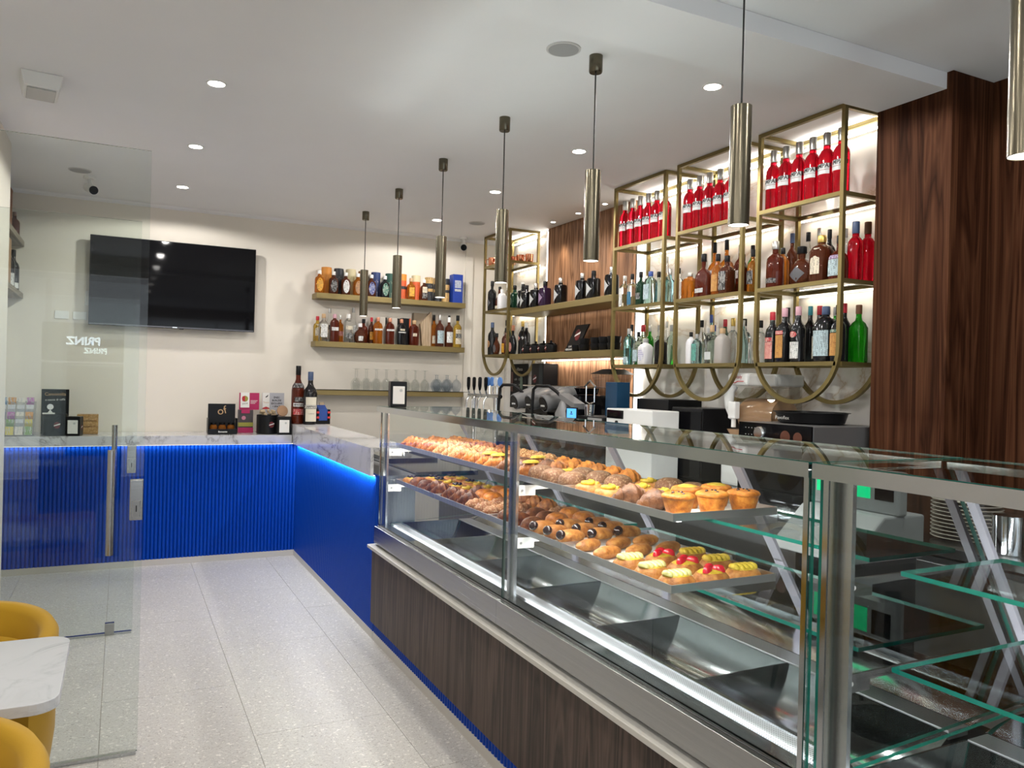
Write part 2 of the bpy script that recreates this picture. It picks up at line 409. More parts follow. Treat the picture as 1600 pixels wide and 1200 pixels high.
# bar leg toward the display case
bl = thing('bar_counter', 'blue ribbed bar counter with grey veined marble apron beside the display case', 'counter', (0, 0, 0))
pr = ribs(4.53, 6.925, CW, .0125)
g = G(); g.loft([[(x, y, z) for y, x in pr] for z in (.045, .972)], 0, False, False, closed=False)
g.box(CW+.002, CW+.02, 4.53, 6.925, .045, .972)
ob('ribbed_front', g, BLUE, bl, smooth=60)
ob('carcass', G().box(CW+.021, 1.62, 4.53, 6.925, .045, .972), pm('carcass grey', (.20, .21, .22), .4, .4), bl)
ob('apron', G().box(CW-.05, CW-.03, 4.53, 7.06, .973, 1.14), MARBLE, bl, bevel=.0015)
ob('worktop', G().box(CW-.03, 1.62, 4.53, 7.06, 1.118, 1.14).box(CW-.03, 1.62, 7.04, 7.06, .974, 1.118), MARBLE, bl)
ob('working_shelf', G().box(1.63, 2.05, 4.56, 7.06, .955, .985), STEELD, bl)
ob('plinth', G().box(CW-.014, CW+.03, 4.53, 6.92, 0, .045), pm('plinth stone', (.52, .49, .45), .35), bl)
ob('led_strip', G().box(CW-.028, CW-.014, 4.55, 6.9, .9715, .9728), LED, bl)
area('bar leg led', (CW-.022, 5.7, .964), (0, math.radians(-6), 0), .012, 2.3, 11.0, (.88, .94, 1))
# back bar counter
bc = thing('back_bar_counter', 'dark steel-topped back bar counter along the marble wall', 'counter', (0, 0, 0))
ob('worktop', G().box(2.85, 3.598, 2.67, 7.39, .93, .97), STEELD, bc)
ob('cabinet', G().box(2.90, 3.598, 2.67, 7.39, 0, .93), pm('cabinet grey steel', (.22, .22, .22), .35, .7), bc)
# ---------------------------------------------------------------- pastry display case
RX0, RZ0, RX1, RZ1 = 1.835, 1.372, 2.225, .735      # sloping rear: top and bottom
def rear_x(z): return RX0+(RX1-RX0)*(RZ0-z)/(RZ0-RZ1)
GREY = pm('grey gap', (.02, .02, .02), .7)
PERF = None
def perforated(name, sc=220):
    m, nt, b = newmat(name)
    v = nt.nodes.new('ShaderNodeTexVoronoi'); v.inputs['Scale'].default_value = sc; v.inputs['Randomness'].default_value = 0
    nt.links.new(coords(nt, (1, 1, 1)), v.inputs['Vector'])
    r = ramp(nt, [(.28, (.03, .03, .03)), (.36, (.55, .56, .57))]); nt.links.new(v.outputs['Distance'], r.inputs[0])
    nt.links.new(r.outputs[0], b.inputs['Base Color']); b.inputs['Metallic'].default_value = .9; b.inputs['Roughness'].default_value = .3
    return m
PERF = perforated('perforated steel')
GRILLE = perforated('air grille', 130)
def display_case(label, y0, y1, posts, panes, doors, bays, over=0):
    t = thing('pastry_display_case', label, 'display case', (0, 0, 0))
    ob('wood_front', G().box(CW-.03, CW-.012, y0+.002, y1-.002+over, .112, .552), WALNUT_CASE, t)
    pr = ribs(y0+.001, y1-.001+over, CW, .010); gr = G(); gr.loft([[(x, y, z) for y, x in pr] for z in (.045, .30)], 0, False, False, closed=False)
    ob('ribbed_base', gr.box(CW+.002, CW+.03, y0+.001, y1-.001+over, .045, .30), BLUE, t, smooth=60)
    ob('plinth', G().box(CW-.014, CW+.03, y0+.001, y1-.001+over, 0, .045), pm('plinth stone', (.52, .49, .45), .35), t)
    ob('stone_ledge', G().box(1.325, 1.46, y0+.001, y1+over, .553, .572), pm('ledge stone', (.50, .48, .44), .35), t, bevel=.002)
    ob('shadow_gap', G().box(1.385, 1.45, y0+.01, y1, .572, .587), GREY, t)
    n = 0
    for a, b in panes:
        ob('steel_apron', G().box(1.355, 1.375, max(a-.006, y0+.001), min(b+.006, y1-.001), .587, .684), STEEL, t, bevel=.0015)
    ob('glass_channel', G().box(1.376, 1.44, y0+.005, y1, .672, .690), STEELM, t)
    for a, b in panes:
        ob('front_pane', G().box(1.379, 1.387, a, b, .690, 1.363, 0, 1), [GLASSC, GEDGE2], t)
    # end panes follow the sloping rear
    for y in (y0+.002, y1-.014):
        ob('corner_trim', G().box(1.3735, 1.3785, y+(.014 if y < (y0+y1)/2 else -.015), y+(.028 if y < (y0+y1)/2 else -.001), .690, 1.357), STEELM, t)
        ep = G(); poly = [(1.379, .69), (RX1, .735), (RX0+.01, 1.372), (1.379, 1.372)]
        ep.loft([[(x, y, z) for x, z in poly], [(x, y+.012, z) for x, z in poly]])
        ep.m[-2:] = [0, 0]; ep.m[:4] = [1]*4
        ob('end_pane', ep, [GLASSC, GEDGE], t)
    ob('top_pane', G().box(1.366, 1.886, y0, y1, 1.386, 1.392, 0, 1), [GLASST, GEDGE], t)
    ob('top_rail', G().box(1.354, 1.365, y0, y1, 1.358, 1.391).box(1.365, 1.43, y0, y1, 1.375, 1.385), STEELM, t)
    ob('top_rail_rear', G().box(1.81, 1.86, y0+.005, y1, 1.366, 1.3835), STEELM, t)
    lt = ob('lamp_strip', G().box(1.402, 1.425, y0+.05, y1-.05, 1.366, 1.3745), LEDC, t)
    for a, b in panes:
        area('case led', (1.44, (a+b)/2, 1.362), (0, math.radians(-28), 0), .03, (b-a)-.12, 3.5*(b-a), (1, .93, .84), 150)
        if y1 > 2:
            la, lb = max(a+.06, 1.86), b-.06
            for zs, pw in ((1.1475, 2.0), (.9375, 2.2)):  # added glow strips hidden under the trays to brighten what lies below
                ob('added_shelf_glow', G().box(1.49, 1.505, la, lb, zs, zs+.0075), LEDC, t)
                area('added shelf fill', (1.4975, (la+lb)/2, zs-.002), (0, math.radians(-20), 0), .012, lb-la, pw*(lb-la), (1, .94, .86), 165)
        ob('added_deck_glow', G().box(1.441, 1.447, a+.05, b-.05, .676, .686), pm('added deck glow', (.9, .95, 1), emit=(.9, .96, 1), es=2.0), t)  # added glowing strip, with a light beside it, to brighten the steel deck
        area('added deck fill', (1.449, (a+b)/2, .700), (0, math.radians(-100), 0), .012, (b-a)-.1, (3.2 if y1 > 2 else 7.0)*(b-a), (.96, .98, 1), 165)
    for tl, sp, pw in ((7.5, 13, .17), (13.5, 5, .020), (10.8, 4, .016), (-9, 80, 3.6)):  # added uplights: narrow ones cast ceiling streaks, broad one brightens the ceiling
        area('added ceiling uplight', (1.445, (y0+y1)/2, 1.3855), (0, math.radians(180-tl), 0), .012, (y1-y0)-.7, pw*(y1-y0)/3.2, (.96, .98, 1), sp)
    for y in posts:
        p = ob('post', G().box(1.400, 1.412, y, y+.062, .69, 1.362), pm('post steel', (.58, .60, .62), .27, 1), t)
        for z in (1.135, .925):
            br = ob('shelf_bracket', G().prism([(1.413, z-.035), (1.50, z-.035), (1.50, z-.012), (1.86, z-.004), (1.86, z+.006), (1.413, z+.006)], 'y', y+.026, y+.032), WHITE if y > 2 else STEEL, t)
            ob('screw', G().lathe([(.005, 0), (.005, .003)], 10), GREYP, br, loc=(1.44, y+.026, z-.014), rot=(PI/2, 0, 0))
    for a, b in bays:
        for z, x0 in ((1.155, 1.60 if y1 > 2 else 1.552), (.945, 1.57 if y1 > 2 else 1.53)):
            ob('glass_shelf', G().box(x0, rear_x(z)-.05, a, b, z-.010, z, 0, 1), [GLASSS, GEDGE], t)
    # rear sliding doors with acrylic frames
    dx, dz = RX1-RX0, RZ1-RZ0; L = math.hypot(dx, dz)
    for a, b in doors:
        dr = ob('rear_door', G().quad([(RX0, a, RZ0), (RX0, b, RZ0), (RX1, b, RZ1), (RX1, a, RZ1)]).quad([(RX0+.008, a, RZ0), (RX1+.008, a, RZ1), (RX1+.008, b, RZ1), (RX0+.008, b, RZ0)]), thin_glass('rear door glass', (.86, .87, .87), 1.7), t)
        for q in (a, b-.022):
            s = G().loft([[(RX0-.012, q, RZ0-.006), (RX0-.002, q, RZ0), (RX0-.002, q+.022, RZ0), (RX0-.012, q+.022, RZ0-.006)], [(RX1-.012, q, RZ1-.006), (RX1-.002, q, RZ1), (RX1-.002, q+.022, RZ1), (RX1-.012, q+.022, RZ1-.006)]])
            ob('door_frame', s, ACRYL, dr)
    ob('door_track', G().box(RX1-.03, RX1+.03, y0+.005, y1-.005, .712, .736), STEELM, t)
    # cold deck: grille, wells, perforated return and curved rear apron
    ob('air_grille', G().box(1.452, 1.505, y0+.02, y1-.02, .672, .694), GRILLE, t)
    ob('deck_edge', G().box(1.505, 1.52, y0+.02, y1-.02, .672, .698), STEELM, t)
    nw = int(round((y1-y0)/.54)); wl = (y1-y0-.03)/nw
    for i in range(nw):
        a = y0+.015+i*wl; b = a+wl-.006
        cv = []
        for k in range(9):
            q = k/8; cv.append((1.525+q*.36, .692-.085*math.sin(PI*min(1, q*1.05))**.7 if q < .95 else .694))
        pan = G().loft([[(x, a, z) for x, z in cv], [(x, b, z) for x, z in cv]], 0, False, False, closed=False)
        ob('deck_pan', pan, STEELD, t, smooth=50)
        ob('pan_divider', G().box(1.522, 1.886, b, b+.006, .60, .697), STEELM, t)
    ob('return_grille', G().box(1.888, 1.965, y0+.02, y1-.02, .676, .699), PERF, t)
    cv = [(1.966+.25*k/8, .70+.012*(k/8)+.016*math.sin(PI*k/8)) for k in range(9)]
    ob('rear_apron', G().loft([[(x, y0+.015, z) for x, z in cv], [(x, y1-.015, z) for x, z in cv]], 0, False, False, closed=False), STEELD, t, smooth=60)
    ob('base_body', G().box(1.46, 2.24, y0+.01, y1, .06, .598), BLACKM, t)
    return t
display_case('long glass pastry case filled with trays of pastries, walnut front', 1.245, 4.495, (4.42, 2.745), ((1.255, 2.80), (2.812, 4.485)),
             ((1.26, 2.035), (2.035, 2.80), (2.80, 3.585), (3.585, 4.47)), ((1.28, 2.73), (2.83, 4.40)), .03)
display_case('empty glass display case with bare glass shelves next to the pastry case', -.55, 1.235, (1.165,), ((-.54, 1.225),),
             ((-.53, .40), (.40, 1.225)), ((-.50, 1.16),))
# ---------------------------------------------------------------- trays and pastries
CR = crust('baked crust', (.13, .034, .007), (.36, .115, .022), (.60, .26, .06))
CRD = crust('dark crust', (.040, .013, .006), (.12, .038, .013), (.27, .10, .03))
CRL = crust('light crust', (.26, .085, .018), (.47, .19, .045), (.63, .33, .10))
CRO = crust('orange glazed crust', (.28, .075, .010), (.52, .17, .018), (.70, .31, .05))
CUST = crust('custard', (.48, .32, .02), (.62, .45, .035), (.72, .56, .10), 60)
PEAR = pm('pear slice', (.55, .52, .20), .25, coat=.4)
BERRY = pm('strawberry glaze', (.55, .012, .03), .12, coat=.6)
CHERRY = pm('black cherry', (.018, .006, .008), .10, coat=.6)
SUGAR = dusted('sugar dusted crust', (.30, .11, .032), (.60, .46, .32), .57)
SUGARB = dusted('sugar dusted brown bun', (.16, .060, .020), (.42, .29, .18), .58)
CHOC = crust('chocolate pastry', (.05, .018, .008), (.12, .045, .018), (.22, .09, .035))
CRUMB = dusted('crumble topping', (.40, .15, .035), (.68, .44, .22), .53)
LINER = pm('baking paper', (.66, .64, .61), .7)

def croissant_geo(L=.125, R=.030, bend=.5, segs=7, curl=1.0):
    g = G(); rings = []; N = 42; k = 10
    for i in range(N+1):
        t = -1+2*i/N; ph = t*bend
        cx = L/2*math.sin(ph)/math.sin(bend); cy = -(L/2/math.sin(bend))*(math.cos(ph)-math.cos(bend))*curl+(L/4/math.sin(bend))*(1-math.cos(bend))
        saw = (abs(t)*segs/2) % 1.0
        r = R*(1.0-.70*abs(t)**1.7)*(1.16-.34*saw)
        tx, ty = math.cos(ph), math.sin(ph)
        rings.append([(cx-ty*r*math.cos(2*PI*j/k), cy+tx*r*math.cos(2*PI*j/k), max(0.0, R*.82*(1-.62*abs(t)**1.7)+r*.92*math.sin(2*PI*j/k))) for j in range(k)])
    return g.loft(rings)
def spindle_geo(L=.13, R=.028, tw=5, amp=.06, flat=.8):
    g = G(); rings = []; N = 18; k = 12
    for i in range(N+1):
        t = -1+2*i/N; r = R*max(.06, (1-abs(t)**2.6))**.6
        rings.append([(L/2*t, r*(1+amp*math.sin(tw*(t*PI)+2*a))*math.cos(a), max(0, R*flat*.9+r*flat*(1+amp*math.sin(tw*t*PI+2*a))*math.sin(a))) for a in [2*PI*j/k for j in range(k)]])
    return g.loft(rings)
def bun_geo(R=.048, h=.04, seg=18, wob=.05, dent=0):
    g = G(); prof = [(.80, 0), (.97, .18), (1, .40), (.93, .68), (.74, .88), (.45, 1.0-dent*.5), (.2, 1.0-dent), (.02, 1.0-dent)]
    return g.loft([[(R*r*(1+wob*math.sin(3*a+1))*math.cos(a), R*r*(1+wob*math.sin(2*a))*math.sin(a), h*z) for a in [2*PI*j/seg for j in range(seg)]] for r, z in prof])
def turnover_geo(R=.062, h=.052):
    g = G(); rings = []
    N = 12
    for i in range(N+1):
        t = -1+2*i/N; w = math.sqrt(max(0, 1-t*t)); hh = h*(.25+.75*w)
        prof = [(0, 0), (.0, .55), (.16, .95), (.45, 1.0), (.75, .62), (1.0, .22), (1.0, 0)]
        rings.append([(R*t, R*1.15*w*a-R*.4, max(0, hh*b)) for a, b in prof])
    return g.loft(rings)
def dome_geo(rx, ry, h, seg=14, z0=0):
    return G().loft([[(rx*r*math.cos(a), ry*r*math.sin(a), z0+h*z) for a in [2*PI*j/seg for j in range(seg)]] for r, z in ((1, 0), (.97, .35), (.80, .72), (.48, .94), (.05, 1))])
PM = {}
cup_g = lambda: G().lathe([(.034, 0), (.048, .052)], 20)
top_g = lambda: bun_geo(.053, .022, 18, .03, .35)
ring_g = lambda: bun_geo(.055, .036, 18, .04, .35)
def pmesh(key, g, mats, sm=70):
    if key not in PM:
        me = mesh(key, g(), mats, sm); fixn(me); PM[key] = me
    return PM[key]
def slices_geo(n, rx, ry, z, lean):
    g = G()
    for i in range(n):
        u = (i-(n-1)/2)/n
        d = dome_geo(rx*.30, ry*.85*math.sqrt(max(.2, 1-(1.6*u)**2)), .016, 10)
        g.add(d, Matrix.Translation((u*rx*1.75, 0, z)) @ Matrix.Rotation(lean, 4, 'Y'))
    return g
def pastry(kind, loc, rz, label, group):
    """one pastry; simple kinds are one mesh, filled kinds are an empty with parts"""
    if kind in ('croissant', 'dark croissant', 'crumble croissant', 'orange croissant', 'chocolate croissant'):
        m = {'croissant': CR, 'dark croissant': CRD, 'crumble croissant': CRUMB, 'orange croissant': CRO, 'chocolate croissant': CHOC}[kind]
        o = link(kind.replace(' ', '_'), pmesh(kind, lambda: croissant_geo(.134, .037, .42), m), None, loc, (0, 0, rz))
        return tag(o, label, 'croissant', group)
    if kind == 'straight croissant':
        o = link('straight_croissant', pmesh(kind, lambda: croissant_geo(.136, .037, .2), CR), None, loc, (0, 0, rz)); return tag(o, label, 'croissant', group)
    if kind == 'braided roll':
        o = link('braided_roll', pmesh(kind, lambda: spindle_geo(.145, .032, 4, .13), SUGAR), None, loc, (0, 0, rz)); return tag(o, label, 'pastry', group)
    if kind == 'almond spindle':
        o = link('almond_spindle', pmesh(kind, lambda: spindle_geo(.135, .031, 2, .02, .7), CRL), None, loc, (0, 0, rz)); return tag(o, label, 'pastry', group)
    if kind == 'sugared bun':
        o = link('sugared_bun', pmesh(kind, lambda: bun_geo(.055, .060), SUGARB), None, loc, (0, 0, rz)); return tag(o, label, 'bun', group)
    if kind == 'glazed bun':
        o = link('glazed_bun', pmesh(kind, lambda: bun_geo(.052, .058), CRO), None, loc, (0, 0, rz)); return tag(o, label, 'bun', group)
    if kind == 'brown turnover':
        o = link('brown_turnover', pmesh(kind, turnover_geo, CRD), None, loc, (0, 0, rz)); return tag(o, label, 'turnover', group)
    t = thing(kind.replace(' ', '_'), label, {'cherry bundle': 'pastry', 'custard muffin': 'muffin', 'custard danish': 'danish', 'custard croissant': 'croissant', 'berry danish': 'danish'}.get(kind, 'tart'), loc, rz, group)
    if kind in ('strawberry tart', 'pear tart', 'lemon tart'):
        link('crust', pmesh('tart crust', lambda: dome_geo(.064, .050, .036), CRL), t)
        link('custard', pmesh('tart custard', lambda: dome_geo(.047, .034, .012, 14, .026), CUST), t)
        if kind == 'strawberry tart':
            for i, (x, y, a) in enumerate(((-.022, -.010, .4), (.020, -.012, -.5), (.004, .014, .2))):
                link('strawberry_slice', pmesh('berry', lambda: dome_geo(.022, .013, .022, 10), BERRY), t, (x, y, .030), (0, 0, a))
        else:
            link('fruit_slices', pmesh(kind+' slices', lambda: slices_geo(5, .050, .036, .030, .25), PEAR if kind[0] == 'p' else CUST), t)
    elif kind == 'cherry bundle':
        link('wrap', pmesh('bundle', lambda: spindle_geo(.13, .039, 1, .05, .72), CRL), t)
        link('cherry', pmesh('cherry', lambda: bun_geo(.019, .024, 12, 0), CHERRY), t, (-.054, -.006, .034), (0, -.9, 0))
    elif kind == 'custard muffin':
        link('cup', pmesh('muffin cup', cup_g, CRO, 40), t)
        link('top', pmesh('muffin top', top_g, CRO), t, (0, 0, .050))
        link('custard', pmesh('muffin custard', lambda: dome_geo(.034, .034, .012), CUST), t, (0, 0, .063))
    elif kind == 'raisin muffin':
        link('cup', pmesh('muffin cup', cup_g, CRO, 40), t); link('top', pmesh('muffin top', top_g, CRO), t, (0, 0, .050))
        for i in range(7):
            a = i*2.4; r = .012+.005*i
            link('raisin', pmesh('raisin', lambda: dome_geo(.005, .004, .005, 8), CHERRY), t, (r*math.cos(a), r*math.sin(a), .069-.0009*i), (0, 0, a))
        t['category'] = 'muffin'
    elif kind == 'custard danish':
        link('ring', pmesh('danish ring', ring_g, CRL), t)
        sp = G().tube([((.036-.0046*k/2)*math.cos(k*.55), (.036-.0046*k/2)*math.sin(k*.55), .030+.0008*k) for k in range(15)], .0085, 8)
        link('custard', pmesh('danish custard', lambda: sp, CUST), t)
    elif kind == 'berry danish':
        link('ring', pmesh('danish ring', ring_g, CRL), t)
        link('custard', pmesh('danish pool', lambda: dome_geo(.035, .035, .010), CUST), t, (0, 0, .026))
        for i in range(5):
            a = i*1.256
            link('berry', pmesh('small berry', lambda: bun_geo(.010, .013, 10, 0), CHERRY), t, (.018*math.cos(a), .018*math.sin(a), .033))
    elif kind == 'custard croissant':
        link('pastry', pmesh('croissant body', lambda: croissant_geo(.134, .037, .42), CR), t)
        link('custard', pmesh('croissant custard', lambda: dome_geo(.040, .020, .012), CUST), t, (0, -.012, .062))
    return t
def trays(level, zt):
    names = ('nearest the empty glass case', 'second from the empty case', 'third from the empty case', 'beside the napkin dispenser end')
    out = []
    for i in range(4):
        a = 1.83+.645*i; b = a+.640
        t = thing('baking_tray', 'steel baking tray on %s shelf of the pastry case, %s' % (level, names[i]), 'tray', (1.655, (a+b)/2, zt))
        hx, hy = .205, .320
        g = G().box(-hx, hx, -hy, hy, 0, .002).box(-hx, -hx+.003, -hy, hy, .002, .024).box(hx-.003, hx, -hy, hy, .002, .024).box(-hx+.003, hx-.003, -hy, -hy+.003, .002, .024).box(-hx+.003, hx-.003, hy-.003, hy, .002, .024)
        ob('pan', g, pm('tray aluminium', (.70, .71, .72), .35, 1), t); ob('paper_liner', G().box(-hx+.006, hx-.006, -hy+.006, hy-.006, .0021, .0032), LINER, t)
        out.append((a, b))
    return out
def relax(items, x0, x1, y0, y1):
    """items: [x, y, rx, ry]; push neighbours apart until none touch"""
    for _ in range(80):
        for i in range(len(items)):
            for j in range(i):
                a, b = items[i], items[j]
                ox = a[2]+b[2]+.002-abs(a[0]-b[0]); oy = a[3]+b[3]+.002-abs(a[1]-b[1])
                if ox > 0 and oy > 0:
                    k = 0 if ox < oy else 1; o = min(ox, oy)/2+.0003; s = 1 if a[k] >= b[k] else -1
                    a[k] += s*o; b[k] -= s*o
        for a in items:
            a[0] = min(max(a[0], x0+a[2]), x1-a[2]); a[1] = min(max(a[1], y0+a[3]), y1-a[3])
    return items
ZU, ZL = 1.1555, .9455
TR = trays('upper', ZU); trays('lower', ZL)
random.seed(11)
def fill(level, i, spec):
    """spec: rows along y from the near end; each row lists pastry kinds from the glass side to the rear"""
    a, b = TR[i]; z = (ZU if level == 'upper' else ZL)+.0035
    where = {0: 'nearest the empty glass case', 1: 'second from the empty case', 2: 'third from the empty case', 3: 'at the napkin dispenser end'}[i]
    n = len(spec); ADJ = {'croissant': 'golden plain croissant', 'dark croissant': 'dark baked croissant', 'crumble croissant': 'crumb-topped croissant', 'orange croissant': 'orange glazed croissant',
        'chocolate croissant': 'chocolate-coated croissant', 'straight croissant': 'straight ridged croissant', 'braided roll': 'sugared braided roll', 'almond spindle': 'pointed almond-shaped pastry', 'sugared bun': 'sugar-dusted brown bun',
        'glazed bun': 'round orange glazed bun', 'brown turnover': 'brown half-moon turnover', 'strawberry tart': 'oval tart with red strawberry slices', 'pear tart': 'oval tart with pale pear slices', 'lemon tart': 'oval tart with yellow fruit slices',
        'cherry bundle': 'rolled pastry with a black cherry', 'custard muffin': 'muffin with yellow custard centre', 'raisin muffin': 'orange muffin dotted with raisins', 'custard danish': 'round danish with yellow custard swirl', 'berry danish': 'danish with custard and dark berries', 'custard croissant': 'croissant topped with yellow custard'}
    EXT = {'croissant': (.068, .042), 'straight croissant': (.069, .040), 'braided roll': (.068, .046), 'almond spindle': (.062, .046), 'cherry bundle': (.062, .050), 'sugared bun': (.057, .057), 'glazed bun': (.054, .054), 'brown turnover': (.063, .040)}
    todo = []
    for r, row in enumerate(spec):
        y = a+.066+(b-a-.132)*(r/(n-1) if n > 1 else .5)
        for c, kind in enumerate(row):
            if not kind: continue
            x = 1.526+(.258)*(c/(len(row)-1) if len(row) > 1 else .5)
            rz = random.uniform(-.10, .10)
            if kind in ('braided roll', 'almond spindle', 'cherry bundle'): rz += .30
            ex = EXT.get(kind) or (EXT['croissant'] if 'croissant' in kind else (.064, .050) if 'tart' in kind else (.056, .056))
            lab = '%s on the %s tray %s' % (ADJ[kind], level, where)
            todo.append([kind, rz, lab, [x+random.uniform(-.006, .006), y+random.uniform(-.006, .006), ex[0], ex[1]]])
    relax([q[3] for q in todo], 1.4545, 1.8555, a+.0045, b-.0045)
    for kind, rz, lab, q in todo: pastry(kind, (q[0], q[1], z), rz, lab, '%ss, %s tray %d' % (kind, level, i+1))
C_, D_, K_, O_, X_, S_, B_, A_, U_, Z_, T_ = 'croissant', 'dark croissant', 'crumble croissant', 'orange croissant', 'chocolate croissant', 'straight croissant', 'braided roll', 'almond spindle', 'sugared bun', 'glazed bun', 'brown turnover'
fill('lower', 0, [['pear tart', 'strawberry tart', 'lemon tart'], ['pear tart', 'strawberry tart', 'lemon tart'], ['pear tart', 'strawberry tart', 'lemon tart'], [A_, A_, A_], [A_, A_, A_]])
fill('lower', 1, [['cherry bundle']*3, ['cherry bundle']*3, ['cherry bundle']*3, [T_, Z_, Z_], [T_, T_, Z_], [T_, T_, B_]])
fill('lower', 2, [[B_, B_, S_], [B_, B_, S_], [B_, B_, S_], [D_, Z_, S_], [D_, Z_, Z_], [D_, D_, Z_]])
fill('lower', 3, [[D_, 'custard danish', 'custard danish'], [D_, 'berry danish', 'custard danish'], [T_, 'custard danish', 'berry danish'], [T_, 'berry danish', 'custard danish'], ['berry danish', 'berry danish', 'berry danish']])
fill('upper', 0, [['raisin muffin', 'raisin muffin', 'raisin muffin'], [X_, 'custard muffin', 'custard muffin'], [X_, 'custard danish', U_], ['custard danish', 'custard danish', U_], ['custard danish', U_, 'custard danish']])
fill('upper', 1, [[U_, U_, O_], [U_, U_, O_], [U_, 'custard danish', O_], ['custard croissant', C_, O_], [X_, D_, O_], [X_, 'custard croissant', O_]])
fill('upper', 2, [['custard croissant', T_, K_], ['custard croissant', T_, K_], [C_, T_, K_], [C_, C_, K_], [C_, K_, K_], [K_, K_, C_], [K_, K_, C_]])
fill('upper', 3, [[K_, K_, C_]]+[[C_, K_, C_]]*3+[[C_, C_, C_]]*3)

# ---------------------------------------------------------------- brass racks on the back bar
def rack(label, y0, y1, shelves, arc_c, x0=3.22, x1=3.545, b=.022, lights=True):
    t = thing('brass_rack', label, 'shelf rack')
    rad = (y1-y0)/2; yc = (y0+y1)/2
    for x in (x0, x1-b):
        path = [(x+b/2, y0+b/2, 2.998), (x+b/2, y0+b/2, arc_c)]
        n = 24
        for i in range(1, n): 
            a = PI+PI*i/n; path.append((x+b/2, yc+(rad-b/2)*math.cos(a), arc_c+(rad-b/2)*math.sin(a)))
        path += [(x+b/2, y1-b/2, arc_c), (x+b/2, y1-b/2, 2.998)]
        ob('hoop', G().sweep(path, (1, 0, 0), b, b), GOLD, t, smooth=25)
        ob('top_rail', G().box(x, x+b, y0+b, y1-b, 2.976, 2.998), GOLD, t)
    for y in (y0, y1-b): ob('side_rail', G().box(x0+b, x1-b, y, y+b, 2.976, 2.998), GOLD, t)
    for z in shelves:
        fr = G().box(x0, x0+b, y0+b, y1-b, z-.022, z).box(x1-b, x1, y0+b, y1-b, z-.022, z)
        fr.box(x0+b, x1-b, y0, y0+b, z-.022, z).box(x0+b, x1-b, y1-b, y1, z-.022, z)
        s = ob('shelf_frame', fr, GOLD, t)
        ob('glass_panel', G().box(x0+b, x1-b, y0+b, y1-b, z-.008, z-.0005, 0, 1), [GLASSS, GEDGE2], s)
        if lights and z != shelves[-1]:
            ob('led_strip', G().box(x1+.002, x1+.010, y0+.01, y1-.01, z-.03, z-.016), LED, s)
            area('shelf led', (x1+.012, yc, z-.034), (0, math.radians(-10), 0), .012, y1-y0-.04, .42, (1, .86, .62))
    if lights:
        ob('led_strip', G().box(x1+.002, x1+.012, y0+.01, y1-.01, 2.945, 2.955), LED, t)
        area('rack top led', (x1-.02, yc, 2.945), (0, math.radians(200), 0), .012, y1-y0, 2.2, (1, .97, .92))
        area('rack wall led', (x1+.02, yc, 2.94), (0, 0, 0), .012, y1-y0, .65, (1, .92, .80))
    return t
RZ_ = (2.56, 2.12, 1.70)
rack('brass corner rack holding copper mugs on its top shelf', 6.58, 7.155, (2.70, 2.255, 1.82), 1.90)
rack('brass rack of red and clear bottles beside the lit wood panel', 4.235, 4.845, RZ_, 1.775)
rack('brass rack of red bottles and whiskies standing between two matching racks', 3.495, 4.115, RZ_, 1.775)
rack('brass rack of red and wine bottles against the walnut pillar', 2.785, 3.385, RZ_, 1.775)
# two thick brass shelves across the wood panel
def wall_shelf(label, z, th, led):
    t = thing('brass_wall_shelf', label, 'shelf')
    ob('board', G().box(3.245, 3.549, 4.85, 6.575, z-th, z), GOLDF, t, bevel=.002)
    if led:
        ob('led_strip', G().box(3.50, 3.53, 4.87, 6.40, z-th-.008, z-th), LEDC, t)
        area('wall shelf led', (3.51, 5.6, z-th-.012), (0, math.radians(-8), 0), .02, 1.5, 2.6, (1, .93, .82))
    else:
        area('wall shelf underlight', (3.51, 5.6, z-th-.006), (0, math.radians(-8), 0), .02, 1.5, .6, (1, .9, .75))
    return t
wall_shelf('upper brass shelf on the wood panel carrying black square bottles', 2.225, .05, False)
wall_shelf('lower brass shelf on the wood panel carrying black cups', 1.815, .05, True)

# ---------------------------------------------------------------- bottles
PROF = {
 'wine': ([(0, .90), (.015, 1), (.58, 1), (.66, .86), (.72, .52), (.77, .38), (.96, .36), (.985, .37)], (.84, 1.0, .40), 2),
 'liqueur': ([(0, .93), (.02, 1), (.58, 1), (.66, .93), (.71, .72), (.745, .45), (.83, .42)], (.80, 1.0, .47), 2),
 'spirit': ([(0, .95), (.02, 1), (.60, 1), (.68, .90), (.73, .48), (.78, .38), (.88, .36)], (.84, 1.0, .42), 5),
 'squat': ([(0, .95), (.03, 1), (.66, 1), (.76, .86), (.82, .40), (.87, .34)], (.85, 1.0, .42), 4),
 'round': ([(0, .62), (.04, .78), (.18, .96), (.32, 1), (.48, .92), (.62, .60), (.69, .30), (.86, .26)], (.82, 1.0, .34), 2.2),
 'dome': ([(0, .97), (.02, 1), (.40, 1), (.52, .92), (.60, .70), (.65, .36), (.68, .26), (.86, .24)], (.82, 1.0, .28), 3),
 'apothecary': ([(0, .95), (.02, 1), (.66, 1), (.68, 1.06), (.715, 1.06), (.735, .92), (.755, .40), (.84, .34)], (.82, 1.0, .38), 3.2),
 'tall': ([(0, .92), (.02, 1), (.42, .96), (.56, .66), (.68, .40), (.90, .28)], (.86, 1.0, .34), 2),
 'rum': ([(0, .95), (.02, 1), (.55, 1), (.64, .93), (.70, .62), (.74, .34), (.86, .31)], (.83, 1.0, .40), 2),
}
def section(n, r, seg=24):
    out = []
    for j in range(seg):
        a = 2*PI*j/seg; c, s = math.cos(a), math.sin(a)
        k = r/((abs(c)**n+abs(s)**n)**(1/n)); out.append((k*c, k*s))
    return out
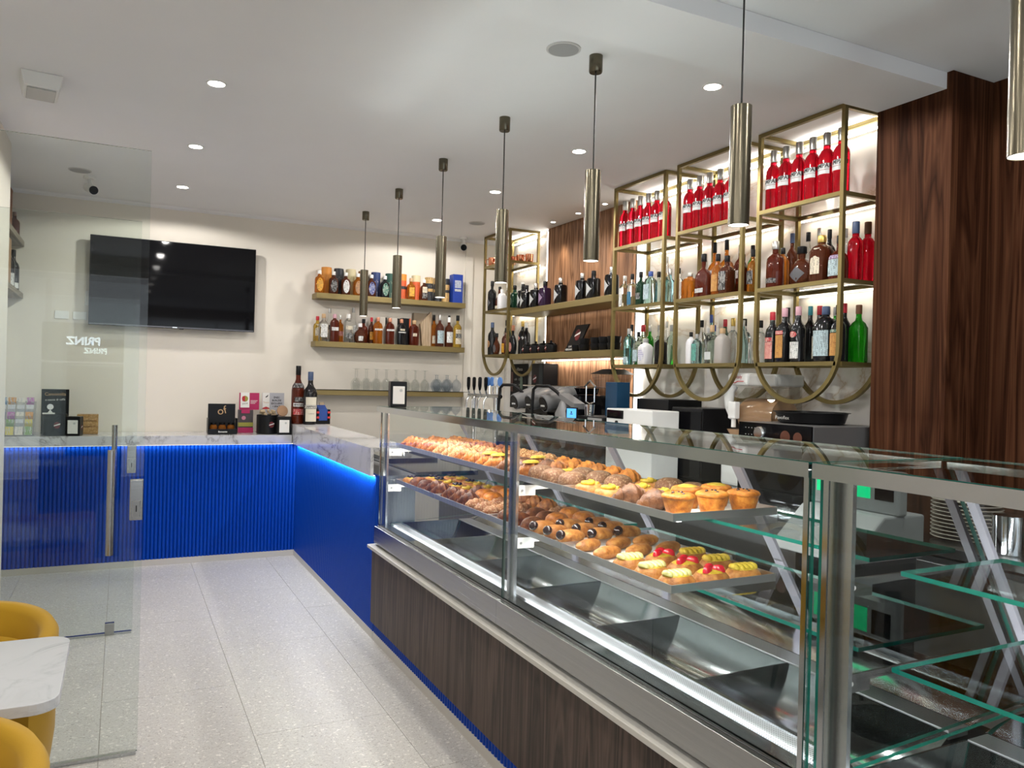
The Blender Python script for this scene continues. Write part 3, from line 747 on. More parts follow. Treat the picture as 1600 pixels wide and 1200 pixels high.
def rad_at(prof, zf):
    for (a, ra), (b, rb) in zip(prof, prof[1:]):
        if a <= zf <= b: return ra+(rb-ra)*(zf-a)/(b-a) if b > a else ra
    return prof[-1][1]
BOTC = {}
def glassmat(name, col, trans, rough=.06):
    return pm('bottle '+name, col, rough, trans=trans, ior=1.36, spec=.6)
GM = {
 'red': glassmat('red', (.62, .006, .022), .85), 'darkred': glassmat('dark red', (.12, .020, .009), .4), 'amber': glassmat('amber', (.62, .20, .015), .75),
 'brown': glassmat('brown', (.10, .026, .010), .40), 'black': glassmat('black', (.006, .006, .007), 0, .09), 'wine': glassmat('wine dark', (.010, .010, .011), .05, .09),
 'green': glassmat('green', (.02, .36, .012), .75), 'darkgreen': glassmat('dark green', (.010, .045, .022), .3), 'aqua': glassmat('aqua', (.62, .86, .86), 1, .02),
 'blue': glassmat('blue', (.40, .76, .90), 1, .02), 'clear': glassmat('clear', (.93, .95, .95), 1, .015), 'pale': glassmat('pale green', (.72, .86, .76), 1, .02), 'yellow': glassmat('yellow', (.72, .48, .08), .8),
 'white': pm('bottle white frosted', (.70, .70, .72), .35), 'grey': glassmat('smoke', (.70, .72, .72), 1, .02), 'frost': pm('bottle frosted', (.52, .48, .45), .4, trans=.3), 'purple': glassmat('purple', (.03, .012, .04), .1)}
CAPM = {'silver': pm('cap silver', (.55, .55, .53), .3, .9), 'black': BLACK, 'red': pm('cap red', (.45, .015, .03), .35), 'white': WHITE, 'wood': pm('cap cork', (.50, .33, .18), .6), 'blue': pm('cap blue', (.02, .06, .28), .4), 'gold': pm('cap gold', (.60, .42, .12), .3, .8),
 'copper': pm('cap copper', (.60, .27, .17), .35, .5), 'grey': pm('cap grey', (.36, .36, .35), .4), 'teal': pm('cap teal', (.02, .18, .22), .4), 'pink': pm('cap pink', (.60, .34, .40), .45), 'brown': pm('cap brown', (.16, .07, .03), .5), 'navy': pm('cap navy', (.05, .08, .16), .4)}
def bottle_proto(kind, h, w, col, cap, labels, depth=1.0):
    prof, (c0, c1, cr), n = PROF[kind]; R = w/2
    parts = []
    g = G().loft([[(x, y*(depth if z < .7 else max(depth, 1)), z*h) for x, y in section(n if z < .68 else 2, R*r)] for z, r in prof])
    me = mesh('glass', g, GM[col], 35); fixn(me); parts.append(('glass', me))
    cg = G().lathe([(R*cr*.96, c0*h), (R*cr, c0*h+.002), (R*cr, h-.003), (R*cr*.9, h)], 16)
    me = mesh('cap', cg, CAPM[cap], 40); fixn(me); parts.append(('cap', me))
    for lab in labels:
        z0, z1, ang, shape, mat = lab[:5]
        lg = G(); N = 16; rings = []
        for i in range(N+1):
            u = -1+2*i/N; a = -PI/2+u*ang
            hf = {'rect': 1, 'oval': math.sqrt(max(0.02, 1-u*u)), 'diamond': max(.03, 1-abs(u)), 'pennant': max(.03, (1-u)/2)}[shape]
            zc, zh = (z0+z1)/2, (z1-z0)/2*hf; rr = []
            for zf in (zc-zh, zc, zc+zh):
                r = R*rad_at(prof, zf)*1.015+.0010; c, s = math.cos(a), math.sin(a); nn = n if zf < .68 else 2
                k = r/((abs(c)**nn+abs(s)**nn)**(1/nn)); rr.append((k*c, k*s*depth - (.0003 if depth < 1 else 0), zf*h))
            rings.append(rr)
        lg.loft(rings, 0, False, False, closed=False)
        me = mesh('paper_label', lg, mat, 60); parts.append(('paper_label', me))
    return parts
def bottle(kind, loc, h, w, col, cap, labels, label, rz=-PI/2, group=None, name=None, depth=1.0, text=None):
    key = (kind, h, w, col, cap, depth, tuple((l[0], l[1], l[2], l[3], l[4].name) for l in labels))
    if key not in BOTC: BOTC[key] = bottle_proto(kind, h, w, col, cap, labels, depth)
    t = thing(name or 'bottle', label, 'bottle', loc, rz, group)
    for nm, me in BOTC[key]: 
        o = link(nm, me, t)
        if nm == 'paper_label' and text:
            for s, size, mt, zf, bold in text: lettering(s, size, mt, o, (0, 0, zf*h), bend=w/2*1.03+.001, bold=bold)
            text = None
    return t
def lm(name, paper, ink=(.05, .05, .05), sc=70, thr=.50): return printed('label '+name, paper, ink, sc, thr)
L_CREAM = lm('cream', (.62, .55, .42)); L_WHITE = lm('white', (.68, .68, .66)); L_ORANGE = lm('orange', (.72, .36, .03)); L_BLUE = lm('blue', (.03, .06, .22), (.6, .6, .6))
L_GREEN = lm('green', (.02, .12, .08), (.6, .6, .5)); L_BLACK = lm('black', (.015, .015, .016), (.6, .6, .58)); L_TAN = lm('tan', (.40, .21, .09)); L_SILVER = lm('silver', (.48, .49, .49), (.1, .1, .1))
L_PALEB = lm('pale blue', (.42, .54, .58)); L_RED = lm('red', (.42, .03, .04), (.75, .7, .6)); L_PINK = lm('pink', (.62, .30, .25), (.4, .05, .06)); L_PURPLE = lm('purple', (.16, .09, .20), (.6, .5, .6)); L_AMB = lm('dull orange', (.52, .26, .06), (.25, .08, .03))
L_TEAL = lm('teal', (.10, .34, .28)); L_GREY = pm('label plain grey', (.50, .52, .52), .5); L_DGREY = pm('label dark grey', (.10, .10, .11), .5)
INK = pm('black ink', (.008, .008, .008), .5); INKW = pm('white ink', (.75, .74, .70), .5); INKG = pm('gold ink', (.55, .35, .18), .4, .4); INKR = pm('red ink', (.45, .02, .03), .5)
# red aperitif bottles
ORD = ('first', 'second', 'third', 'fourth', 'fifth', 'sixth', 'seventh', 'eighth')
for ys, rk in (([3.318-.0935*k for k in range(6)], 'against the walnut pillar'), ([4.048-.096*k for k in range(6)], 'between two matching racks'), ([4.778-.095*k for k in range(6)], 'beside the lit wood panel')):
    for kk, y in enumerate(ys):
        ordn = ORD[5-kk] if 'pillar' in rk or 'matching' in rk else ORD[kk]
        bottle('liqueur', (3.276, y, 2.561), .338, .084, 'red', 'silver', [(.34, .40, .95, 'rect', L_GREY), (.405, .50, .95, 'rect', pm('label grey band', (.42, .43, .43), .5))],
               {'against the walnut pillar': '%s red aperitif bottle from the walnut pillar on the top rack shelf', 'between two matching racks': '%s red aperitif bottle from the pillar side, middle rack top shelf', 'beside the lit wood panel': '%s red aperitif bottle from the wood panel on the top rack shelf'}[rk] % ordn, -PI/2+.10, 'red bottles, top shelf of the rack '+rk, 'red_aperitif_bottle',
               text=(('CAMPARI', .031, INK, .462, .0008),))
BOUNDS = {}
def shelf_row(z, where, rows):
    y0, y1 = BOUNDS[where]
    its = relax([[r[1], r[2], r[4]/2*(r[9] if len(r) > 9 else 1), r[4]/2] for r in rows], 3.244, 3.521, y0+.024, y1-.024)
    for r, it in zip(rows, its):
        kind, x, y, h, wd, col, cap, labels, desc = r[:9]; dp = r[9] if len(r) > 9 else 1.0; x, y = it[:2]
        bottle(kind, (x, y, z), h, wd, col, cap, labels, desc+where, -PI/2+random.uniform(-.05, .05), depth=dp)
P4 = ', rack against the walnut pillar'; P3 = ', rack between two matching racks'; P2 = ', rack beside the lit wood panel'; P1 = ', corner rack'
BOUNDS.update({P4: (2.785, 3.385), P3: (3.495, 4.115), P2: (4.235, 4.845), P1: (6.58, 7.155)})
shelf_row(2.121, P4, [
 ('rum', 3.30, 3.305, .265, .098, 'darkred', 'silver', [(.10, .20, .9, 'rect', L_BLACK)], 'dark rum bottle with netting and low black label'),
 ('squat', 3.355, 3.345, .24, .062, 'amber', 'black', [(.12, .24, .8, 'rect', L_CREAM)], 'narrow amber whisky bottle behind a netted rum'),
 ('rum', 3.43, 3.325, .33, .066, 'brown', 'navy', [], 'tall netted brown bottle at the rear'),
 ('round', 3.345, 3.160, .22, .155, 'brown', 'black', [(.10, .50, .75, 'diamond', L_DGREY)], 'wide dark bottle with star-shaped black label', .55),
 ('spirit', 3.47, 3.235, .325, .06, 'clear', 'black', [(.25, .5, .8, 'rect', L_GREY)], 'clear rear bottle with black stopper'),
 ('rum', 3.47, 3.155, .335, .062, 'darkred', 'silver', [], 'tall dark red rear bottle with silver cap'),
 ('squat', 3.325, 3.005, .255, .106, 'brown', 'gold', [(.18, .72, .5, 'rect', L_CREAM)], 'round brown rum with tall cream label'),
 ('spirit', 3.41, 3.030, .30, .056, 'wine', 'black', [], 'slim black bottle behind the cream-label rum'),
 ('spirit', 3.47, 2.985, .305, .07, 'clear', 'grey', [], 'clear bottle with grey stopper at the rear'),
 ('dome', 3.32, 2.885, .235, .088, 'darkred', 'black', [(.10, .46, .75, 'rect', L_PALEB), (.47, .56, .75, 'rect', L_PURPLE)], 'dark red bottle with pale illustrated label'),
 ('liqueur', 3.395, 2.855, .312, .080, 'red', 'navy', [], 'bright red bottle with slate blue cap'),
 ('liqueur', 3.482, 2.835, .318, .076, 'red', 'brown', [], 'bright red bottle with brown cap')])
shelf_row(1.701, P4, [
 ('wine', 3.285, 3.305, .285, .078, 'wine', 'red', [(.07, .40, .75, 'rect', L_PINK), (.41, .49, .75, 'rect', L_RED)], 'dark amaro with red cap and pink label'),
 ('spirit', 3.285, 3.215, .30, .078, 'wine', 'pink', [(.08, .50, .6, 'rect', L_AMB), (.51, .58, .6, 'rect', L_RED)], 'dark square amaro with orange picture label'),
 ('wine', 3.42, 3.325, .32, .07, 'wine', 'black', [], 'black wine bottle at the rear by the post'),
 ('wine', 3.41, 3.245, .315, .072, 'darkgreen', 'black', [], 'dark green long-necked rear bottle'),
 ('wine', 3.285, 3.115, .302, .080, 'wine', 'pink', [(.06, .36, .85, 'rect', L_WHITE), (.44, .55, .6, 'oval', L_RED)], 'dark bottle with pink seal and white label'),
 ('wine', 3.41, 3.150, .315, .066, 'wine', 'teal', [], 'dark bottle with teal capsule at the rear'),
 ('wine', 3.36, 3.040, .305, .072, 'wine', 'red', [(.06, .46, .75, 'rect', L_CREAM)], 'dark bottle with red capsule and cream label'),
 ('squat', 3.29, 2.935, .29, .100, 'wine', 'navy', [(.10, .56, .95, 'rect', L_PALEB)], 'broad black bottle with pale blue label'),
 ('wine', 3.43, 2.995, .30, .070, 'green', 'grey', [], 'green bottle with grey capsule at the rear'),
 ('wine', 3.41, 2.905, .312, .070, 'wine', 'red', [], 'dark bottle with red and white capsule at the rear'),
 ('rum', 3.275, 2.835, .29, .078, 'wine', 'black', [(.10, .50, .75, 'rect', L_AMB), (.51, .56, .75, 'rect', L_GREEN)], 'dark bottle with orange picture label beside the post'),
 ('spirit', 3.43, 2.825, .30, .076, 'green', 'brown', [], 'bright green bottle by the pillar')])
shelf_row(2.121, P3, [
 ('squat', 3.285, 4.045, .172, .094, 'amber', 'silver', [], 'squat glowing amber bottle with silver stopper'),
 ('spirit', 3.42, 4.065, .225, .060, 'clear', 'silver', [(.1, .5, .8, 'rect', L_PINK)], 'clear bottle with pink label behind the squat amber one'),
 ('dome', 3.285, 3.905, .275, .125, 'darkred', 'black', [(.10, .20, .6, 'rect', L_SILVER)], 'broad dark bourbon bottle with low silver label', .6),
 ('dome', 3.44, 3.985, .375, .090, 'amber', 'black', [(.42, .5, .8, 'rect', L_WHITE)], 'tall amber bottle with black stopper at the rear'),
 ('dome', 3.43, 3.860, .375, .100, 'amber', 'black', [(.36, .46, .9, 'rect', L_WHITE)], 'tall gold-necked bourbon at the rear'),
 ('rum', 3.30, 3.790, .26, .078, 'amber', 'black', [(.10, .50, .8, 'rect', L_AMB)], 'amber whiskey with orange label'),
 ('spirit', 3.285, 3.690, .235, .082, 'brown', 'black', [(.10, .58, .62, 'rect', L_BLACK)], 'square brown whiskey with black label'),
 ('spirit', 3.44, 3.745, .325, .064, 'darkred', 'grey', [(.35, .5, .8, 'rect', L_WHITE)], 'dark red bottle with pewter stopper at the rear'),
 ('rum', 3.345, 3.610, .24, .060, 'brown', 'black', [], 'slim brown bottle behind the post'),
 ('wine', 3.455, 3.655, .31, .066, 'green', 'black', [], 'green bottle with black capsule at the rear'),
 ('rum', 3.36, 3.545, .262, .066, 'amber', 'black', [(.2, .5, .8, 'rect', L_BLACK)], 'amber bottle with black label by the post')])
shelf_row(1.701, P3, [
 ('rum', 3.32, 4.075, .165, .050, 'brown', 'black', [(.1, .7, .9, 'rect', L_AMB)], 'small bottle in brown patterned label'),
 ('spirit', 3.40, 4.045, .29, .056, 'clear', 'black', [(.08, .5, .7, 'rect', L_WHITE)], 'clear square gin with white label and black stopper'),
 ('squat', 3.285, 4.025, .205, .056, 'white', 'black', [], 'white frosted bottle with black stopper'),
 ('spirit', 3.47, 4.035, .33, .050, 'blue', 'blue', [], 'tall blue bottle at the rear'),
 ('spirit', 3.43, 3.960, .255, .060, 'clear', 'blue', [], 'clear bottle with blue cap'),
 ('squat', 3.285, 3.955, .19, .055, 'aqua', 'grey', [(.1, .66, .75, 'rect', L_TEAL)], 'small bottle with teal label'),
 ('spirit', 3.33, 3.895, .228, .066, 'pale', 'grey', [], 'plain pale square bottle'),
 ('wine', 3.46, 3.890, .29, .064, 'darkgreen', 'red', [], 'dark green bottle with red cap'),
 ('apothecary', 3.29, 3.815, .24, .076, 'grey', 'wood', [(.1, .3, .7, 'rect', L_GREY)], 'ornate grey glass gin bottle'),
 ('squat', 3.29, 3.720, .215, .082, 'frost', 'wood', [], 'frosted beige bottle with broad stopper'),
 ('rum', 3.44, 3.795, .29, .072, 'clear', 'gold', [], 'clear bottle with pale gold cap at the rear'),
 ('spirit', 3.40, 3.650, .275, .066, 'clear', 'black', [], 'clear bottle with black stopper'),
 ('tall', 3.30, 3.555, .255, .068, 'aqua', 'silver', [(.08, .44, .6, 'rect', L_PALEB)], 'aqua bottle with pale label behind the post'),
 ('rum', 3.44, 3.555, .262, .082, 'clear', 'black', [(.08, .30, .8, 'rect', L_CREAM)], 'clear bottle with low yellow label')])
shelf_row(2.121, P2, [
 ('spirit', 3.285, 4.775, .232, .070, 'clear', 'silver', [(.06, .60, .5, 'rect', L_WHITE)], 'clear square gin with white etched label'),
 ('rum', 3.285, 4.680, .235, .070, 'clear', 'black', [(.05, .45, .7, 'rect', pm('label deep blue', (.03, .14, .24), .4))], 'clear round bottle with deep blue label'),
 ('rum', 3.285, 4.575, .24, .072, 'darkgreen', 'black', [(.18, .36, .8, 'rect', L_BLACK)], 'dark green round bottle'),
 ('squat', 3.285, 4.460, .228, .082, 'aqua', 'blue', [(.14, .60, .7, 'rect', L_PALEB)], 'aqua bottle with dark blue stopper'),
 ('spirit', 3.43, 4.560, .25, .066, 'pale', 'black', [], 'pale bottle with black stopper at the rear'),
 ('spirit', 3.43, 4.430, .255, .062, 'blue', 'silver', [], 'light blue bottle at the rear'),
 ('rum', 3.42, 4.700, .235, .060, 'clear', 'white', [(.1, .5, .8, 'rect', L_WHITE)], 'clear rear bottle with white cap and white label'),
 ('squat', 3.36, 4.385, .20, .060, 'pale', 'wood', [(.1, .5, .7, 'rect', L_PALEB)], 'small pale flask with cork stopper'),
 ('tall', 3.295, 4.300, .312, .076, 'clear', 'silver', [], 'tall clear decanter-like bottle'),
 ('spirit', 3.43, 4.335, .25, .060, 'clear', 'black', [], 'clear square bottle behind the tall decanter')])
shelf_row(1.701, P2, [
 ('spirit', 3.37, 4.790, .30, .060, 'clear', 'black', [], 'tall clear bottle with black cap'),
 ('squat', 3.285, 4.700, .262, .068, 'blue', 'grey', [(.05, .22, .7, 'rect', L_PALEB)], 'ornate ice-blue bottle'),
 ('rum', 3.36, 4.640, .29, .084, 'pale', 'red', [(.22, .66, .8, 'rect', lm('botanical', (.40, .42, .30), (.05, .12, .05), 45, .42))], 'pale green bottle with botanical label and red cap'),
 ('rum', 3.46, 4.690, .30, .062, 'green', 'silver', [], 'green bottle with silver cap at the rear'),
 ('rum', 3.46, 4.580, .29, .064, 'pale', 'grey', [], 'light green bottle with grey cap at the rear'),
 ('squat', 3.28, 4.505, .182, .090, 'white', 'grey', [(.12, .60, .6, 'oval', lm('lilac flower', (.62, .62, .68), (.30, .28, .50), 45, .45))], 'white ceramic bottle with lilac flower'),
 ('rum', 3.30, 4.345, .235, .088, 'black', 'silver', [], 'matt black bottle'),
 ('spirit', 3.29, 4.590, .235, .062, 'clear', 'black', [(.1, .45, .7, 'rect', L_PALEB)], 'clear bottle with pale blue label'),
 ('tall', 3.45, 4.480, .31, .066, 'clear', 'silver', [], 'tall clear long-necked bottle at the rear'),
 ('spirit', 3.43, 4.400, .28, .060, 'pale', 'grey', [], 'pale bottle with grey cap behind the black one')])
# corner rack
shelf_row(2.256, P1, [
 ('rum', 3.27, 7.075, .30, .086, 'wine', 'black', [(.12, .42, .7, 'diamond', L_DGREY)], 'black round bottle with dark crest'),
 ('tall', 3.33, 7.000, .24, .088, 'brown', 'black', [(.08, .2, .7, 'rect', L_CREAM)], 'brown jug-shaped bottle'),
 ('rum', 3.41, 6.980, .282, .070, 'clear', 'white', [(.1, .5, .8, 'rect', L_WHITE)], 'clear bottle with white label'),
 ('squat', 3.30, 6.880, .20, .080, 'white', 'white', [], 'white ceramic flask'),
 ('spirit', 3.44, 6.880, .25, .085, 'darkgreen', 'black', [(.22, .5, .5, 'oval', L_GREEN)], 'dark green square bottle with oval badge'),
 ('spirit', 3.48, 6.800, .275, .080, 'pale', 'white', [], 'pale bottle with white cap'),
 ('apothecary', 3.42, 6.665, .238, .098, 'black', 'black', [(.10, .60, .62, 'pennant', L_SILVER)], 'black apothecary gin with silver pennant label')])
shelf_row(1.821, P1, [
 ('wine', 3.275, 7.055, .322, .088, 'wine', 'navy', [(.22, .44, .6, 'oval', L_TAN)], 'dark cream liqueur bottle with brown badge'),
 ('round', 3.29, 6.955, .21, .098, 'brown', 'black', [(.10, .46, .7, 'oval', L_DGREY)], 'round brown bottle with ring crest', .6),
 ('wine', 3.45, 7.070, .355, .060, 'clear', 'black', [(.5, .6, .9, 'rect', L_WHITE)], 'tall clear bottle with white neck'),
 ('wine', 3.43, 6.990, .345, .066, 'darkgreen', 'black', [(.5, .58, .9, 'rect', L_GREEN)], 'dark bottle with green neck label'),
 ('spirit', 3.36, 6.885, .262, .074, 'brown', 'black', [(.08, .42, .7, 'rect', L_ORANGE)], 'brown bottle with orange label'),
 ('round', 3.40, 6.800, .285, .096, 'wine', 'copper', [(.10, .42, .6, 'oval', L_PINK)], 'dark round bottle with copper neck', .7),
 ('wine', 3.455, 6.745, .326, .078, 'wine', 'gold', [(.42, .56, .5, 'diamond', L_PINK)], 'black bottle with gold capsule and pink diamond'),
 ('wine', 3.455, 6.645, .306, .078, 'wine', 'white', [(.46, .58, .5, 'diamond', L_WHITE)], 'black bottle with white capsule and white diamond')])
COPPER = pm('polished copper', (.72, .30, .17), .18, 1)
def mug(loc, rz):
    t = thing('copper_mug', 'polished copper mug on the top shelf of the corner rack', 'mug', loc, rz, 'copper mugs')
    ob('cup', G().lathe([(.034, 0), (.037, .004), (.040, .082), (.037, .082), (.033, .008)], 20, cap1=True), COPPER, t, smooth=40)
    ob('handle', G().tube([(.039, 0, .068), (.062, 0, .064), (.068, 0, .042), (.060, 0, .022), (.038, 0, .018)], .004, 8), COPPER, t, smooth=50)
for x, y, r in ((3.27, 7.06, 2.6), (3.38, 7.00, 2.2), (3.28, 6.93, 2.4), (3.40, 6.87, 2.5), (3.30, 6.79, 2.0), (3.42, 6.74, 2.6), (3.47, 6.65, 2.4)): mug((x, y, 2.701), r)
# black gin bottles on the upper wood-panel shelf
for i, (y, pur) in enumerate(((6.43, 0), (6.245, 0), (6.075, 1), (5.80, 0), (5.59, 0), (5.45, 0), (5.28, 0), (5.02, 0))):
    if i in (4,): continue
    bottle('apothecary', (3.335, y, 2.2255), .228, .100, 'purple' if pur else 'black', 'silver' if i % 2 else 'black', [(.10, .60, .62, 'pennant', L_PURPLE if pur else L_SILVER)],
           'black gin bottle with purple pennant label on the wood panel shelf' if pur else '%s black gin bottle from the corner rack, silver pennant label, wood panel shelf' % ORD[i], -PI/2+random.uniform(-.1, .1), None if pur else 'black gin bottles on the wood panel shelf')
# ---------------------------------------------------------------- television wall
tv = thing('television', 'large black flat-screen television mounted on the beige wall', 'television', (.398, 7.28, 1.94))
tilt = math.radians(2)
ob('bezel', G().box(-.652, .652, 0, .045, 0, .737), BLACK, tv, bevel=.004)
ob('screen', G().box(-.645, .645, -.002, 0, .016, .731), BLACKG, tv)
ob('chin', G().box(-.645, .645, -.004, 0, .002, .014), pm('tv chin', (.10, .10, .11), .3, .8), tv)
ob('logo', G().box(-.018, .018, -.006, -.004, .004, .011), CHROME, tv)
ob('sensor', G().box(.035, .07, -.008, .004, -.007, .002), BLACK, tv)
ob('wall_bracket', G().box(-.2, .2, .045, .118, .22, .52), BLACKM, tv)
def wshelf(label, z, th, mat_):
    t = thing('brass_wall_shelf', label, 'shelf', (2.317, 7.30, z-th))
    ob('board', G().box(-.74, .74, -.095, .098, 0, th), GOLDF, t, bevel=.002)
    if mat_: ob('black_mat', G().box(-.77, .80, -.10, .09, th, th+.004), BLACK, t)
    return t
wshelf('brass shelf with tubed liqueur bottles, highest on the television wall', 2.33, .05, False)
wshelf('brass shelf of whisky bottles between two other brass shelves', 1.887, .05, False)
wshelf('brass shelf with black mat holding upturned wine glasses', 1.440, .047, True)
# top shelf: drop-label bottles and gift tubes
def drop(x, mat, label, body='brown', cap='white'):
    bottle('spirit', (x, 7.235, 2.331), .205, .082, body, cap, [(.06, .66, .62, 'oval', mat)], label, 0, name='drop_label_bottle', depth=.75)
for x, m, d, bd in ((1.607, L_ORANGE, 'yellow', 'amber'), (1.737, L_BLACK, 'black', 'brown'), (1.851, L_WHITE, 'white', 'brown'), (1.966, L_TAN, 'tan', 'amber'), (2.096, L_BLUE, 'navy', 'brown'), (2.228, L_GREEN, 'dark green', 'wine')):
    drop(x, m, 'small bottle with %s drop-shaped label on the highest brass shelf' % d, bd)
def gift_tube(x, y, h, w, col, cap, label, band=None):
    t = thing('gift_tube', label, 'gift tube', (x, y, 2.331))
    ob('sleeve', G().lathe([(w/2, 0), (w/2, h*.74)], 24), col, t, smooth=40)
    ob('lid', G().lathe([(w/2+.001, h*.74), (w/2+.001, h-.002), (w/2-.002, h)], 24), cap, t, smooth=40)
    if band: ob('band', G().lathe([(w/2+.0012, h*.40), (w/2+.0012, h*.52)], 24, cap0=False, cap1=False), band, t, smooth=40)
def pc(n, c, r=.45): return pm('card '+n, c, r)
OR_ = printed('card orange', (.62, .23, .02), (.35, .10, .02), 40, .6); BK_ = printed('card black', (.014, .016, .022), (.25, .24, .22), 40, .62); CREAM_ = printed('card cream', (.58, .50, .28), (.35, .25, .1), 40, .62)
NAVY_ = printed('card navy', (.015, .03, .12), (.35, .36, .4), 40, .6); DG_ = printed('card dark green', (.012, .06, .04), (.3, .33, .25), 40, .6); RO_ = printed('card red orange', (.60, .10, .025), (.35, .05, .02), 40, .6); GO_ = printed('card gold', (.50, .32, .12), (.05, .04, .03), 40, .55); TAN_ = printed('card tan', (.34, .19, .09), (.1, .05, .02), 40, .6)
gift_tube(1.691, 7.325, .250, .092, OR_, pc('orange lid', (.62, .24, .03)), 'orange gift tube behind the yellow-label bottle')
gift_tube(1.806, 7.325, .247, .088, BK_, pc('black lid', (.014, .018, .026)), 'black gift tube behind the black-label bottle')
gift_tube(1.921, 7.325, .250, .092, CREAM_, pc('cream lid', (.60, .52, .32)), 'cream gift tube behind the white-label bottle')
gift_tube(2.038, 7.325, .242, .086, TAN_, pc('tan lid', (.30, .16, .08)), 'brown gift tube behind the tan-label bottle')
gift_tube(2.164, 7.325, .242, .086, NAVY_, pc('navy lid', (.02, .04, .14)), 'navy gift tube behind the navy-label bottle')
gift_tube(2.304, 7.325, .242, .086, DG_, pc('green lid', (.014, .07, .05)), 'dark green gift tube behind the green-label bottle')
gift_tube(2.425, 7.300, .244, .078, RO_, pc('orange lid', (.62, .24, .03)), 'orange-red gift tube beside the amber-label bottles', BK_)
gift_tube(2.571, 7.325, .246, .086, RO_, pc('cream lid', (.60, .52, .32)), 'orange gift tube with cream lid')
gift_tube(2.700, 7.305, .236, .084, BK_, GO_, 'black gift tube with gold lid beside an amber bottle', GO_)
gift_tube(2.790, 7.300, .236, .080, BK_, GO_, 'black and gold gift tube behind the pendant lamp', GO_)
gift_tube(2.877, 7.300, .236, .076, GO_, pc('black lid', (.014, .018, .026)), 'gold gift tube with black lid beside the blue box', BK_)
bottle('spirit', (2.491, 7.238, 2.331), .205, .080, 'amber', 'wood', [(.14, .56, .55, 'rect', L_ORANGE)], 'small amber bottle with orange label between gift tubes', 0, depth=.75)
bottle('spirit', (2.625, 7.238, 2.331), .203, .070, 'brown', 'white', [(.36, .64, .6, 'rect', L_CREAM), (.08, .34, .6, 'rect', L_BLACK)], 'small brown bottle with cream and black label between gift tubes', 0, depth=.8)
t = thing('blue_gift_box', 'tall royal blue gift box at the end of the highest brass shelf', 'box', (2.985, 7.295, 2.331))
ob('carton', G().box(-.052, .052, -.05, .05, 0, .285), pc('royal blue', (.012, .045, .30)), t, bevel=.001)
ob('print_panel', G().box(-.034, .034, -.0515, -.05, .15, .225), printed('card silver', (.42, .45, .52), (.05, .08, .25), 60), t)
ob('print_strip', G().box(-.034, .034, -.0515, -.05, .115, .138), printed('card pale strip', (.5, .52, .5), (.2, .2, .2), 60), t)
# middle shelf
W2 = ' on the middle brass shelf'
M2 = []
def m2(*a): M2.append(a)
m2('spirit', 1.600, 7.315, .232, .074, 'yellow', 'red', [(.22, .68, .6, 'rect', L_CREAM)], 'pale bottle with red cap', .8)
m2('spirit', 1.655, 7.238, .252, .086, 'clear', 'wood', [(.14, .62, .62, 'rect', L_WHITE)], 'clear bottle with big white label', .75)
m2('tall', 1.734, 7.345, .314, .088, 'clear', 'silver', [(.36, .5, .9, 'rect', L_BLACK)], 'tall clear bottle with black neck label')
m2('squat', 1.757, 7.238, .255, .082, 'darkred', 'pink', [(.40, .52, .7, 'rect', L_WHITE)], 'square red-brown bottle with pink stopper', .8)
m2('rum', 1.832, 7.325, .258, .060, 'amber', 'silver', [(.24, .4, .7, 'rect', L_PINK)], 'slim amber bottle with silver cap')
m2('squat', 1.889, 7.245, .264, .090, 'clear', 'white', [(.12, .34, .6, 'oval', L_BLACK), (.44, .58, .6, 'rect', L_CREAM)], 'clear bottle with yellow and black labels', .8)
m2('tall', 1.962, 7.345, .336, .084, 'clear', 'grey', [(.2, .5, .7, 'rect', L_WHITE)], 'tallest clear bottle')
m2('round', 2.000, 7.240, .182, .112, 'brown', 'white', [(.10, .34, .4, 'rect', L_WHITE)], 'round dark jug bottle with white cap', .65)
m2('rum', 2.068, 7.320, .232, .084, 'darkred', 'black', [], 'dark red bottle with black cap')
m2('wine', 2.119, 7.318, .252, .064, 'brown', 'red', [(.15, .45, .7, 'rect', L_ORANGE)], 'brown bottle with red capsule')
for x, c, d in ((2.172, 'amber', 'amber'), (2.290, 'darkred', 'red-brown')):
    m2('squat', x, 7.240, .250, .084, c, 'copper', [(.50, .57, .8, 'rect', L_WHITE)], '%s square bottle with copper cap and white band' % d, .75)
m2('squat', 2.405, 7.240, .246, .084, 'wine', 'copper', [(.46, .50, .8, 'rect', L_WHITE), (.54, .62, .5, 'rect', L_CREAM)], 'black square bottle with copper cap', .75)
m2('squat', 2.535, 7.245, .242, .094, 'darkred', 'wood', [(.36, .48, .4, 'rect', L_CREAM)], 'dark red flask with round wooden stopper', .7)
def carton(x, w, h, col, label, edge=None):
    t = thing('bottle_carton', label, 'box', (x, 7.335, 1.888))
    ob('carton', G().box(-w/2, w/2, -.045, .045, 0, h), col, t, bevel=.001)
    if edge: ob('edge_strip', G().box(w/2-.012, w/2+.0015, -.0465, .045, .002, h-.002), edge, t)
carton(2.232, .078, .26, pc('off white', (.52, .48, .42)), 'cream carton behind the amber copper-capped bottle', BLACKM)
carton(2.352, .078, .258, pc('off white', (.52, .48, .42)), 'cream carton behind the red-brown copper-capped bottle', BLACKM)
carton(2.468, .088, .262, BLACKM, 'black carton with red edge behind the black square bottle', pc('red orange', (.45, .08, .02)))
t = thing('wooden_gift_case', 'pale wooden gift case with slanted front panel', 'box', (2.650, 7.335, 1.888))
PINE = wood('pale oak', (.40, .29, .19), (.52, .39, .26), (.60, .47, .33), scale=2)
ob('case', G().box(-.09, .09, -.01, .055, 0, .325), pc('kraft', (.30, .24, .17), .6), t)
